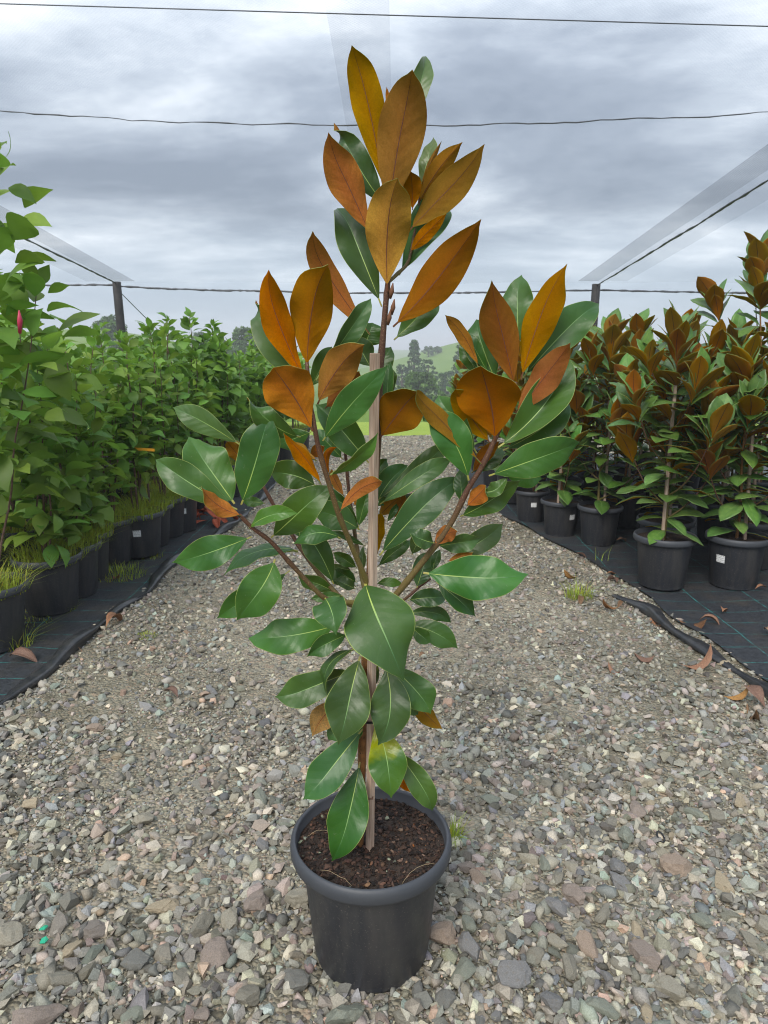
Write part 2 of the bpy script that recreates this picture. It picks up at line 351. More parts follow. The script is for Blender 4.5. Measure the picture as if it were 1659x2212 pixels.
c = m.mix(m.ramp(g, [(0.35, (0, 0, 0)), (0.65, (1, 1, 1))]), (0.105, 0.19, 0.030), (0.16, 0.235, 0.045)); c = m.mix(m.math('MULTIPLY', m.noise(2.5, 5), 0.35), c, (0.07, 0.13, 0.02))
m.P(Base_Color=c, Roughness=0.9, Specular_IOR_Level=0.15); m.bump(m.noise(7, 4), 0.6, 0.08); M['grass'] = m.m
m = Mat('verge grass'); m.P(Base_Color=m.mix(m.noise(3, 5), (0.22, 0.33, 0.03), (0.30, 0.38, 0.05)), Roughness=0.9); m.bump(m.noise(30, 4), 0.8, 0.05); M['verge'] = m.m
m = Mat('dry leaf'); m.P(Base_Color=m.hsv(m.ramp(m.noise(40, 4), [(0.3, (0.12, 0.045, 0.02)), (0.7, (0.30, 0.14, 0.06))]), vary(m, 0.493, 0.52), vary(m, 0.7, 1.1, 2.0), vary(m, 0.5, 1.4, 3.0)), Roughness=0.7); M['dry'] = m.m
m = Mat('orange litter'); m.P(Base_Color=m.ramp(m.noise(25, 4), [(0.3, (0.28, 0.05, 0.02)), (0.7, (0.48, 0.11, 0.05))]), Roughness=0.8); M['litter'] = m.m
def plain(k, c, r=0.5): m = Mat(k); m.P(Base_Color=c, Roughness=r); M[k] = m.m
plain('orange tape', (0.75, 0.33, 0.02), 0.5); plain('tie', (0.012, 0.012, 0.013), 0.4)
plain('dry root', (0.30, 0.23, 0.13), 0.7); plain('green plastic', (0.02, 0.36, 0.20), 0.4); plain('pink hose', (0.70, 0.18, 0.32), 0.4); plain('bract', (0.16, 0.07, 0.035), 0.8); plain('red bud', (0.45, 0.03, 0.08), 0.5)
m = Mat('white sticker'); s_ = m.node('ShaderNodeSeparateXYZ', {0: m.coord()}); m.P(Base_Color=m.mix(m.math('MULTIPLY', m.math('GREATER_THAN', m.math('SINE', m.math('MULTIPLY', s_.outputs[2], 620)), .45), m.ramp(m.noise(180, 2), [(.42, (0, 0, 0)), (.55, (.7, .7, .7))])), (.74, .75, .75), (.22, .23, .25)), Roughness=.5); M['white sticker'] = m.m
plain('print', (0.30, 0.31, 0.33), 0.6)

# ------------------------------------------------------------------ ground and terrain
rng = np.random.default_rng(7); random.seed(7)
def sstep(a, b, x): t = np.clip((x - a) / (b - a), 0, 1); return t * t * (3 - 2 * t)
def terrain(x, y):
    z = -0.03 - 7.0 * sstep(13, 60, y)
    z = z + 12.0 * np.exp(-(((x + 52) / 34) ** 2 + ((y - 125) / 48) ** 2))
    z = z + 10.6 * np.exp(-(((x - 30) / 30) ** 2 + ((y - 190) / 45) ** 2))
    z = z + 6.0 * sstep(200, 600, y) + 0.5 * np.sin(x * 0.05 + 1) * sstep(25, 80, y)
    return z
xs = np.concatenate([np.linspace(-900, -130, 18), np.linspace(-120, 120, 81), np.linspace(130, 900, 18)])
ys = np.concatenate([np.linspace(-60, 11, 12), np.linspace(13, 260, 95), np.linspace(280, 1500, 20)])
X, Y = np.meshgrid(xs, ys); Z = terrain(X, Y)
vv = np.stack([X.ravel(), Y.ravel(), Z.ravel()], 1); w = len(xs)
ii = (np.arange(len(ys) - 1)[:, None] * w + np.arange(w - 1)[None, :]).ravel()
tag(link('ground', mesh('ground', vv, np.stack([ii, ii + 1, ii + w + 1, ii + w], 1), [M['grass']])), kind='structure')

def gz(x, y):            # gentle unevenness of the gravel
    return 0.006 * math.sin(x * 3.1 + 1) * math.sin(y * 2.3) + 0.004 * math.sin(x * 7 + y * 5)
def sheet(name, xs, ys, zf, mat, keep=None):
    v = []; f = []
    for y in ys:
        for x in xs: v.append((x, y, zf(x, y)))
    n = len(xs)
    for i in range(len(ys) - 1):
        for j in range(n - 1): f.append((i * n + j, i * n + j + 1, (i + 1) * n + j + 1, (i + 1) * n + j))
    return link(name, mesh(name, v, f, [mat]))
gravel_path = sheet('gravel_path', list(np.linspace(-9, 9, 73)), list(np.linspace(-4, 10.85, 100)), gz, M['fines'])
tag(gravel_path, kind='structure')
verge = sheet('grass_verge', list(np.linspace(-10, 10, 41)), list(np.linspace(10.6, 14.0, 12)), lambda x, y: 0.012 - 0.10 * max(0, y - 12.5) ** 2 if y > 10.85 else -0.05, M['verge'])
tag(verge, kind='structure')

# ------------------------------------------------------------------ gravel
POT_C = Vector((-0.0275, 1.322, 0.0))
RZ = [(1303, 1280), (1339, 1295), (1393, 1318), (1426, 1348), (1466, 1375), (1506, 1398), (1553, 1428), (1599, 1458), (1639, 1482), (1659, 1508), (1790, 1610)]
RM = [(1004, 1046), (1060, 1098), (1106, 1128), (1169, 1162), (1219, 1188), (1293, 1225), (1339, 1252), (1406, 1298), (1459, 1342), (1506, 1372), (1573, 1418), (1659, 1475), (1800, 1575)]
LR = [(-190, 1655), (0, 1526), (43, 1499), (90, 1463), (130, 1429), (143, 1413), (187, 1380), (230, 1340), (267, 1313), (310, 1291), (328, 1276), (343, 1243), (377, 1216), (440, 1176), (500, 1139), (520, 1123), (560, 1082), (592, 1048), (618, 1018)]
roll_r = [G(*p) for p in RZ]; mat_r = [G(*p) for p in RM]; roll_l = [G(*p) for p in LR]
def edge_x(path):
    p = sorted(((q.y, q.x) for q in path)); yy = [a for a, _ in p]; xx = [b for _, b in p]
    return lambda y: np.interp(y, yy, xx)
exl, exr = edge_x(roll_l), edge_x(mat_r)
# shapes: jittered icosahedra
phi = (1 + 5 ** 0.5) / 2
ICO_V = np.array([(-1, phi, 0), (1, phi, 0), (-1, -phi, 0), (1, -phi, 0), (0, -1, phi), (0, 1, phi), (0, -1, -phi), (0, 1, -phi), (phi, 0, -1), (phi, 0, 1), (-phi, 0, -1), (-phi, 0, 1)]) / math.sqrt(1 + phi * phi)
ICO_F = np.array([(0, 11, 5), (0, 5, 1), (0, 1, 7), (0, 7, 10), (0, 10, 11), (1, 5, 9), (5, 11, 4), (11, 10, 2), (10, 7, 6), (7, 1, 8), (3, 9, 4), (3, 4, 2), (3, 2, 6), (3, 6, 8), (3, 8, 9), (4, 9, 5), (2, 4, 11), (6, 2, 10), (8, 6, 7), (9, 8, 1)])
def scatter_stones(n, y0, y1, smin, smax, xfun, power, rng):
    # several times too many candidates, kept where the path is
    y = y0 + (y1 - y0) * rng.random(n); lo, hi = xfun(y)
    x = lo + (hi - lo) * rng.random(n)
    s = smin * (smax / smin) ** (rng.random(n) ** power)
    return x, y, s
PAL = np.array([(0.19, 0.18, 0.155), (0.26, 0.245, 0.205), (0.155, 0.155, 0.15), (0.215, 0.215, 0.20), (0.18, 0.20, 0.18), (0.31, 0.29, 0.235), (0.225, 0.18, 0.165), (0.17, 0.18, 0.20), (0.37, 0.345, 0.28), (0.34, 0.235, 0.175), (0.20, 0.25, 0.235), (0.12, 0.115, 0.105), (0.25, 0.21, 0.20)])
PW = np.array([0.17, 0.15, 0.12, 0.14, 0.07, 0.08, 0.06, 0.07, 0.03, 0.015, 0.03, 0.045, 0.02]); PW /= PW.sum(); PAL = (PAL * .75 + PAL.mean(1)[:, None] * .25) * np.array([1.42, 1.36, 1.22])
def stones_mesh(name, x, y, s, rng, mat, flat=(0.45, 0.8), sink=0.25, pal=PAL, pw=PW, z0=None, jit=0.27, bv=ICO_V, bf=ICO_F):
    n = len(x); nv_, nf_ = len(bv), len(bf); base = bv[None] * (1 + jit * rng.normal(size=(n, nv_, 1))) + 0.12 * rng.normal(size=(n, nv_, 3))
    sc = np.stack([np.ones(n), rng.uniform(0.55, 0.95, n), rng.uniform(flat[0], flat[1], n)], 1) * (s / 2)[:, None]
    base = base * sc[:, None, :]
    a = rng.uniform(0, 2 * np.pi, n); tx = rng.normal(0, 0.25, n); ty = rng.normal(0, 0.25, n)
    vx = base[..., 0] * np.cos(a)[:, None] - base[..., 1] * np.sin(a)[:, None]; vy = base[..., 0] * np.sin(a)[:, None] + base[..., 1] * np.cos(a)[:, None]
    vz = base[..., 2] + vx * tx[:, None] + vy * ty[:, None]
    zz = (np.array([gz(p, q) for p, q in zip(x, y)]) if z0 is None else z0) + s * (0.40 - sink)
    v = np.stack([vx + x[:, None], vy + y[:, None], vz + zz[:, None]], -1).reshape(-1, 3)
    f = (bf[None] + (np.arange(n) * nv_)[:, None, None]).reshape(-1, 3)
    c = pal[rng.choice(len(pal), n, p=pw)] * rng.uniform(0.50, 1.45, n)[:, None] * rng.normal(1, 0.03, (n, 3))
    c = np.repeat(np.concatenate([c, np.ones((n, 1))], 1), nv_, 0)
    me = mesh(name, v, f, [mat], None, False, None, c); me.polygons.foreach_set('use_smooth', np.repeat(rng.random(n) < .25, nf_)); return me
def near_x(y):
    hw = 0.56 * (y * CP + CAM_H * SP) + 0.42
    return np.maximum(-hw, exl(y) - 0.05), np.minimum(hw, exr(y) + 0.02)
def far_x(y): return np.maximum(exl(y) - 0.03, -9), np.minimum(exr(y), 9)
def road_x(y): return np.full_like(y, -3.6), np.full_like(y, 3.2)
parts = [scatter_stones(31000, 0.95, 2.3, 0.007, 0.034, near_x, 1.7, rng), scatter_stones(24000, 2.2, 4.6, 0.008, 0.034, near_x, 2.3, rng),
         scatter_stones(2400, 0.95, 2.6, 0.024, 0.050, near_x, 1.6, rng), scatter_stones(12000, 4.5, 8.4, 0.014, 0.032, far_x, 1.6, rng), scatter_stones(6000, 8.2, 10.8, 0.02, 0.04, road_x, 1.4, rng)]
gx, gy, gs = (np.concatenate([p[k] for p in parts]) for k in range(3))
keep = (np.hypot(gx - POT_C.x, gy - POT_C.y) > 0.118)
patch = np.sin(gx * 5.1 + 0.7) * np.sin(gy * 4.3 + gx * 2) + 0.6 * np.sin(gx * 11 - gy * 7)
keep &= ~((patch > 0.40) & (gs < .024) & (rng.random(len(gx)) < 0.75))
fine_zone = (np.exp(-(((gx + .75) / .55) ** 2 + ((gy - 2.3) / .9) ** 2)) + np.exp(-(((gx - .1) / .5) ** 2 + ((gy - 3.2) / .9) ** 2)))
keep &= ~((gs > .018) & (rng.random(len(gx)) < fine_zone * .7))
gx, gy, gs = gx[keep], gy[keep], gs[keep]
gv = link('gravel', stones_mesh('gravel', gx, gy, gs, rng, M['gravel'])); tag(gv, 'small mixed grey gravel covering the path', 'gravel', kind='stuff')
OCT_V = np.array([(1, 0, 0), (0, 1, 0), (-1, 0, 0), (0, -1, 0), (0, 0, 1), (0, 0, -1.0)]); OCT_F = np.array([(0, 1, 4), (1, 2, 4), (2, 3, 4), (3, 0, 4), (1, 0, 5), (2, 1, 5), (3, 2, 5), (0, 3, 5)])
tx_, ty_, ts_ = scatter_stones(70000, 0.95, 3.9, 0.003, 0.0085, near_x, 1.5, rng); kk = np.hypot(tx_ - POT_C.x, ty_ - POT_C.y) > 0.118; tp = np.sin(tx_ * 5.1 + 0.7) * np.sin(ty_ * 4.3 + tx_ * 2) + 0.6 * np.sin(tx_ * 11 - ty_ * 7); kk &= ~((tp > .4) & (rng.random(len(tx_)) < .6))
tag(link('grit', stones_mesh('grit', tx_[kk], ty_[kk], ts_[kk], rng, M['gravel'], bv=OCT_V, bf=OCT_F)), 'fine grit filling the gaps between the gravel stones', 'grit', kind='stuff')

# the larger loose stones, each a piece of the path
def big_stone(seed):
    r = np.random.default_rng(seed); v = ICO_V.copy(); f = ICO_F
    for _ in range(2):
        e = {}; nv = list(v); nf = []
        def midp(a, b):
            k = (min(a, b), max(a, b))
            if k not in e:
                q = (nv[a] + nv[b]); e[k] = len(nv); nv.append(q / np.linalg.norm(q))
            return e[k]
        for a, b, c in f:
            ab, bc, ca_ = midp(a, b), midp(b, c), midp(c, a); nf += [(a, ab, ca_), (b, bc, ab), (c, ca_, bc), (ab, bc, ca_)]
        v, f = np.array(nv), np.array(nf)
    # cut the ball by random planes: broken facets
    for _ in range(13):
        d = r.normal(size=3); d /= np.linalg.norm(d); h = r.uniform(0.45, 0.85); k = v @ d
        v = v - np.where(k > h, (k - h) * 0.96, 0)[:, None] * d
    v = v * (1 + 0.04 * r.normal(size=(len(v), 1))); v = v * np.array([1, r.uniform(0.6, 0.9), r.uniform(0.42, 0.72)])
    v /= np.abs(v[:, 0]).max() * 2
    return mesh('stone', v, f, [M['stone']], None, False)
BS = [big_stone(i) for i in range(14)]
placed = []
def put_stone(x, y, s, k=None, rz=None):
    if math.hypot(x - POT_C.x, y - POT_C.y) < 0.125 + s * 0.42: return False
    if any((x - a) ** 2 + (y - b) ** 2 < ((s + c) * 0.40) ** 2 for a, b, c in placed): return False
    placed.append((x, y, s)); me = random.choice(BS) if k is None else BS[k]
    o = bpy.data.objects.new('stone', me); col.objects.link(o); o.parent = gravel_path
    o.location = (x, y, gz(x, y) + s * 0.17); o.scale = (s,) * 3
    o.rotation_euler = (random.gauss(0, .22), random.gauss(0, .22), random.uniform(0, 6.28) if rz is None else rz); return True
for u, v, wpx in [(1100, 2112, 74), (745, 2186, 78), (640, 2118, 62), (1018, 2048, 60), (960, 2020, 62), (1150, 2158, 66), (1440, 2130, 60), (1395, 2062, 62), (1270, 2040, 58), (1230, 2085, 60), (640, 1935, 60), (500, 1985, 58), (470, 2062, 70), (85, 2195, 90), (390, 2105, 48), (300, 2070, 60), (130, 2115, 66), (205, 2010, 50), (435, 2000, 60), (350, 1960, 60), (560, 1945, 58), (1465, 1870, 62), (1340, 1905, 52), (1240, 1925, 60), (1560, 1910, 52), (70, 1742, 46), (316, 1768, 44), (563, 1722, 46), (600, 1715, 40), (1205, 1955, 52), (1330, 1865, 48), (1350, 1800, 50), (1520, 1985, 48), (1620, 2030, 44), (1300, 2180, 60), (1200, 2000, 44), (10, 2020, 70), (1375, 1750, 42), (1600, 1730, 44), (1500, 1760, 40), (1180, 1690, 34), (440, 1690, 36), (870, 2195, 50), (960, 2165, 46), (540, 2150, 54), (20, 1900, 36), (905, 2120, 40)]:
    p = G(u, v + wpx * 0.2); put_stone(p.x, p.y, wpx * pxm(p) * 1.22)
n = 0
while n < 250:
    y = 1.08 + 3.2 * random.random() ** 1.7; hw = 0.55 * (y * CP + .3); x = random.uniform(max(-hw, float(exl(y)) + .03), min(hw, float(exr(y)) - .02))
    dens = 1.25 if (abs(x) < .35 or x > .3) and y < 2 else .5
    if random.random() < dens * .7 and put_stone(x, y, 0.024 + 0.040 * random.random() ** 1.5): n += 1

# ------------------------------------------------------------------ weed mats and rolled plastic edges
def mat_sheet(name, xy_in, xout, label):
    p = sorted(xy_in, key=lambda q: q.y); ys = np.arange(0.6, 8.9, 0.09); yy = [q.y for q in p]; xx = [q.x for q in p]
    v, f = [], []; K = 26
    for y in ys:
        xi = np.interp(y, yy, xx) + 0.012 * math.sin(y * 9)
        for k in range(K + 1):
            x = xi + (xout - xi) * (k / K) ** 1.5
            v.append((x, y, gz(x, y) + 0.006 + (0.010 * math.exp(-k * .8)) + 0.004 * math.sin(x * 14 + y * 9) * math.sin(y * 6)))
    n = K + 1
    for i in range(len(ys) - 1):
        for j in range(K):
            q = (i * n + j, i * n + j + 1, (i + 1) * n + j + 1, (i + 1) * n + j); f.append(q if xout > 0 else q[::-1])
    return tag(link(name, mesh(name, v, f, [M['mat']])), label, 'weed mat')
mat_sheet('weed_mat', roll_l, -5.6, 'black woven weed mat with teal threads under the leafy green shrubs')
mat_sheet('weed_mat', mat_r, 5.2, 'black woven weed mat with teal threads under the brown-backed magnolias')
def roll(path, r0, label, seed, taper=None):
    rr = random.Random(seed); pts = []
    for a, b in zip(path[:-1], path[1:]):
        k = max(2, int((b - a).length / 0.035))
        for i in range(k): pts.append(a.lerp(b, i / k))
    pts = [p for p in pts]; sm = []
    for i in range(len(pts)):
        q = pts[max(0, i - 2):i + 3]; sm.append(sum(q, Vector()) / len(q))
    n = 14; v, f = [], []
    for i, p in enumerate(sm):
        t = (sm[min(i + 1, len(sm) - 1)] - sm[max(i - 1, 0)]).normalized(); sd = Vector((t.y, -t.x, 0)).normalized()
        r = r0 * (0.78 + 0.30 * math.sin(i * 0.21 + seed) + 0.22 * math.sin(i * 0.57 + 2 * seed)) * (1 if taper is None else taper(i / len(sm)))
        r = max(r, 0.006); ph = 0.5 * math.sin(i * 0.15)
        for j in range(n):
            q = 2 * math.pi * j / n
            rad = r * (1 + 0.22 * math.sin(2 * q + i * 0.33 + seed) + 0.12 * math.sin(5 * q + i * .2 + ph * 3) + rr.gauss(0, 0.035))
            v.append(p + sd * (rad * 1.15 * math.cos(q)) + Vector((0, 0, r * .72 + rad * 0.85 * math.sin(q) + gz(p.x, p.y))))
    for i in range(len(sm) - 1):
        for j in range(n): f.append((i * n + j, i * n + (j + 1) % n, (i + 1) * n + (j + 1) % n, (i + 1) * n + j))
    return tag(link('plastic_roll', mesh('plastic_roll', v, f, [M['film']])), label, 'plastic roll')
roll(roll_l, 0.026, 'wrinkled black plastic rolled along the mat edge beside the leafy shrubs', 3)
roll(roll_r[::-1], 0.036, 'smooth black plastic roll lying on gravel apart from the magnolia mat edge', 8, lambda t: 1.0 - 0.72 * max(0, t - .35))

# ------------------------------------------------------------------ leaf geometry
SC = np.array([-1, -.975, -.66, -.33, -.028, .028, .33, .66, .975, 1.0])
def leaf_mesh(C, Nn, hw, mats, fold=0.10, wav=0.0, ph=0.0, th=0.0009, petiole=0.07, cols=SC, name='leaf', droop=0.0):
    """C centreline (n,3), Nn upper-side normals, hw half widths; mats = upper, under, margin, rib, rib under"""
    C, Nn = np.asarray(C, float), np.asarray(Nn, float); n, k = len(C), len(cols)
    T = np.gradient(C, axis=0); T /= np.linalg.norm(T, axis=1)[:, None]
    Nn = Nn - (Nn * T).sum(1)[:, None] * T; Nn /= np.linalg.norm(Nn, axis=1)[:, None]
    W = np.cross(T, Nn); tt = np.linspace(0, 1, n); L = np.linalg.norm(np.diff(C, axis=0), axis=1).sum()
    s = cols[None, :].repeat(n, 0).copy(); rib = np.abs(s) < 0.1
    s = np.where(rib, s * (1.25 - 0.95 * tt)[:, None], s)
    body = sstep(petiole, petiole + .12, tt)
    h = np.abs(s) * fold - droop * s ** 2 + wav * np.sin(tt[:, None] * 15 + ph + np.sign(s) * 1.1) * s ** 2
    h = h + 0.035 * np.abs(np.sin((tt[:, None] * 9 - np.abs(s) * 1.6) * math.pi)) * (1 - np.abs(s)) * np.abs(s) * 2.0
    p = C[:, None] + W[:, None] * (hw[:, None] * s * np.cos(np.arctan(fold)))[..., None] + Nn[:, None] * (hw[:, None] * h * body[:, None])[..., None]
    pet = (1 - body) * 0.0016; tk = th / 2 + pet[:, None] + np.where(rib, 0.0006 * (1 - tt[:, None]), 0) + np.zeros((n, k))
    lift = np.where(np.abs(s) > 0.9, 0.0003, 0)
    up = p + Nn[:, None] * (tk * 0.6)[..., None]; lo = p - Nn[:, None] * (tk * 1.1)[..., None]
    V = np.concatenate([up.reshape(-1, 3), lo.reshape(-1, 3)]); uv = np.stack([s * .5 + .5, np.repeat(tt[:, None], k, 1)], -1).reshape(-1, 2); uv = np.concatenate([uv, uv])
    F, MI = [], []; o = n * k
    for i in range(n - 1):
        for j in range(k - 1):
            a, b, c, d = i * k + j, i * k + j + 1, (i + 1) * k + j + 1, (i + 1) * k + j
            isr = rib[0, j] and rib[0, j + 1] or tt[i + 1] < petiole + .01; ise = k > 6 and (j == 0 or j == k - 2)
            F.append((a, b, c, d)); MI.append(3 if isr else (2 if ise else 0))
            F.append((o + c, o + b, o + a, o + d)); MI.append(4 if isr else 1)
        for j in (0, k - 1):
            a, d = i * k + j, (i + 1) * k + j; F.append((a, d, o + d, o + a) if j == 0 else (o + a, o + d, d, a)); MI.append(2)
    return mesh(name, V, F, mats, MI, True, uv)
def width_profile(tt, petiole=0.07, full=0.56, tipsharp=1.0, obov=1.0):
    t = np.clip((tt - petiole) / (1 - petiole), 0, 1) ** obov; tm = 0.56
    x = np.clip((t - tm) / (1 - tm), 0, 1)
    x2 = np.clip(x / .95, 0, 1)
    w_ = np.where(t < tm, np.sin(np.pi / 2 * np.clip(t / tm, 0, 1)) ** 0.78, (1 - x2 ** 2.05) ** (0.66 + 0.28 * tipsharp) + 0.16 * tipsharp * x ** 3 * (1 - x))
    return np.maximum(w_, 0.035 * (t < .5) + 0.010)
LM = lambda top='top', under='under': [M[top], M[under], M['margin'], M['rib'], M['rib_b']]

# ------------------------------------------------------------------ the magnolia in the middle
mag = empty('potted_magnolia', tuple(POT_C))
tag(mag, 'tall staked magnolia with large brown-backed leaves in black pot, alone on the gravel path', 'potted magnolia')
Y0 = 1.325
pot_prof = [(0.0, 0.004), (0.108, 0.004), (0.112, 0.0), (0.1175, 0.003), (0.1195, 0.010), (0.1205, 0.022), (0.1225, 0.0245), (0.1430, 0.2450), (0.1455, 0.2500), (0.1460, 0.2600)]
rim_prof = [(0.1450, 0.2560), (0.1600, 0.2555), (0.1645, 0.2585), (0.1668, 0.2650), (0.1672, 0.2760), (0.1655, 0.2860), (0.1615, 0.2905), (0.1590, 0.2920), (0.1560, 0.2905), (0.1545, 0.2870), (0.1540, 0.2640), (0.1445, 0.2565), (0.1370, 0.2300)]
pot_me = MB().lathe(pot_prof, 64).me('pot', M['pot']); rim_me = MB().lathe(rim_prof, 64).me('rim', M['rim'])
Z4 = Matrix.Identity(4); PS = Matrix.Diagonal((1.03, 1.03, 1.0, 1))
pot_o = link('pot', pot_me, mag, mat=PS); link('rim', rim_me, pot_o, mat=Z4)
SOILZ = 0.2635
def soil_z(x, y): return SOILZ + (0.008 * math.sin(x * 31 + 1) * math.sin(y * 27) + 0.004 * math.sin(x * 70 + y * 55)) * max(0.0, 1 - ((x * x + y * y) / .0225) ** 2)
sv, sf = [], []; rings = 16
for i in range(rings + 1):
    for j in range(48):
        r = 0.1530 * i / rings; a = 2 * math.pi * j / 48; sv.append((r * math.cos(a), r * math.sin(a), soil_z(r * math.cos(a), r * math.sin(a))))
for i in range(rings):
    for j in range(48): sf.append((i * 48 + j, (i + 1) * 48 + j, (i + 1) * 48 + (j + 1) % 48, i * 48 + (j + 1) % 48))
mix_o = link('potting_mix', mesh('potting_mix', sv, sf, [M['soil']]), mag, mat=PS)
nb = 2600; a = rng.uniform(0, 2 * np.pi, nb); r_ = 0.150 * np.sqrt(rng.random(nb)); bx, by = r_ * np.cos(a), r_ * np.sin(a)
bs_ = 0.0030 * (0.0145 / 0.0030) ** (rng.random(nb) ** 1.7)
BP = .72 * np.array([(0.045, 0.026, 0.018), (0.085, 0.045, 0.03), (0.02, 0.013, 0.01), (0.12, 0.065, 0.042), (0.17, 0.105, 0.075), (0.26, 0.14, 0.08), (0.32, 0.34, 0.24), (0.34, 0.11, 0.02)])
bw = np.array([.30, .26, .22, .12, .05, .02, .02, .01]); bw /= bw.sum()
tag(link('bark_chips', stones_mesh('bark_chips', bx, by, bs_, rng, M['chips'], (0.25, 0.5), 0.15, BP, bw, np.array([soil_z(p, q) for p, q in zip(bx, by)])), mix_o, mat=Z4), kind='stuff')
for pts in ([(-.135, .02, 0), (-.11, .035, .004), (-.085, .03, 0)], [(-.10, -.085, .002), (-.07, -.105, .01), (-.035, -.12, .0)], [(.06, -.115, .0), (.09, -.095, .016), (.13, -.075, .01)], [(-.05, .12, .005), (-.02, .10, .03), (.0, .09, .0)]):
    q = [Vector((x, y, soil_z(x, y) + z + .003)) for x, y, z in pts]; fine = []
    for i in range(len(q) - 1):
        for k in range(5): fine.append(q[i].lerp(q[i + 1], k / 5) + Vector((random.gauss(0, .001), random.gauss(0, .001), .004 * math.sin(k * .63))))
    MB().tube(fine + [q[-1]], 0.00045, 5).build('dry_root', M['dry root'], mix_o, loc=(0, 0, 0))

def inP(p): return p
def wmb(mb, name, mat, parent, smooth=True): return link(name, mb.me(name, mat, smooth), parent)
def resample(pts, n):
    """smooth path through points"""
    out = []; pts = [Vector(p) for p in pts]; k = len(pts) - 1
    for i in range(n):
        t = i / (n - 1) * k; j = min(int(t), k - 1); f = t - j
        p0, p1, p2, p3 = pts[max(j - 1, 0)], pts[j], pts[j + 1], pts[min(j + 2, k)]
        out.append(0.5 * ((2 * p1) + (p2 - p0) * f + (2 * p0 - 5 * p1 + 4 * p2 - p3) * f * f + (3 * p1 - p0 - 3 * p2 + p3) * f ** 3))
    return out
def branch(uvd, r0, r1, name, mat, parent, n=26, knots=True):
    pts = resample([P(u, v, Y0 + d) for u, v, d in uvd], n); rad = []
    for i in range(n):
        t = i / (n - 1); rad.append((r0 + (r1 - r0) * t) * (1.16 if knots and i % 5 == 3 else 1.0) * (1 + random.gauss(0, .02)))
    return wmb(MB().tube(pts, rad, 10), name, mat, parent)
trunk = branch([(776, 1832, .0), (780, 1727, .0), (784, 1567, .0), (791, 1400, .002), (799, 1250, .008), (806, 1100, .014), (815, 980, .014), (822, 800, .01), (833, 660, .006), (838, 610, .004), (848, 520, .004), (862, 440, .01), (868, 380, .014), (872, 330, .02)], 0.0092, 0.0028, 'trunk', M['trunk'], mag, 60)
trunk.data.materials[0] = M['trunk']
# upper trunk is the colour of the young wood
trunk.data.materials.append(M['branch'])
for p in trunk.data.polygons:
    if p.center.z > 0.95: p.material_index = 1
branch([(792, 1300, 0), (745, 1302, -.02), (702, 1293, -.04), (632, 1222, -.07), (585, 1170, -.09), (545, 1140, -.10), (517, 1112, -.11)], .0055, .0034, 'branch', M['branch'], trunk)
branch([(790, 1318, 0), (743, 1297, .01), (690, 1240, .03), (648, 1183, .05), (628, 1150, .06), (600, 1106, .07), (566, 1046, .08)], .005, .0034, 'branch', M['branch'], trunk)
branch([(796, 1270, -.005), (789, 1250, -.02), (760, 1180, -.05), (732, 1112, -.08), (707, 1033, -.10), (690, 975, -.11), (680, 925, -.12), (670, 870, -.115), (665, 820, -.11), (663, 780, -.105)], .0058, .0032, 'branch', M['branch'], trunk)
branch([(794, 1290, .005), (780, 1240, .05), (766, 1150, .09), (755, 1074, .11), (748, 1000, .12), (744, 955, .12)], .0046, .0030, 'branch', M['branch'], trunk)
branch([(797, 1340, .0), (830, 1312, -.005), (857, 1283, -.015), (900, 1230, -.03), (940, 1179, -.04), (975, 1129, -.05), (1012, 1054, -.06), (1040, 1010, -.065), (1069, 950, -.07), (1090, 900, -.065), (1108, 850, -.06), (1114, 825, -.06)], .0072, .0034, 'branch', M['branch'], trunk, 36)
branch([(800, 1330, .0), (840, 1316, .03), (880, 1290, .06), (905, 1268, .07), (930, 1250, .08)], .0035, .0024, 'branch', M['branch'], trunk, 14)
branch([(838, 610, .004), (860, 590, .02), (884, 560, .035), (900, 470, .05), (908, 420, .055), (912, 395, .06)], .0034, .0022, 'branch', M['branch'], trunk, 16)

stake_m = MB(); s0, s1 = P(799, 1845, Y0 - .010), P(809.5, 763, Y0 - .024)
sd_ = (s1 - s0); ax = sd_.normalized(); q3 = ax.to_track_quat('Z', 'Y').to_matrix()
stake_o = wmb(stake_m.box((s0 + s1) / 2, 0.0135, 0.0135, sd_.length, q3), 'stake', M['stake'], mag, False)
bv = stake_o.modifiers.new('edge', 'BEVEL'); bv.width = 0.0008; bv.segments = 1
tpt = P(796, 1552, Y0 - .006)
wmb(MB().tube([tpt + Vector((0.017 * math.cos(a), 0.019 * math.sin(a), 0.001 * math.sin(3 * a))) for a in np.linspace(0, 6.283, 25)], .0026, 6), 'tie', M['tie'], stake_o)
tpt = P(799, 1722, Y0 - .018)
wmb(MB().tube([tpt + Vector((0.0085 * math.cos(a), 0.0085 * math.sin(a), 0)) for a in np.linspace(0.78, 7.06, 5)], .0012, 6), 'tie', M['bract'], stake_o)

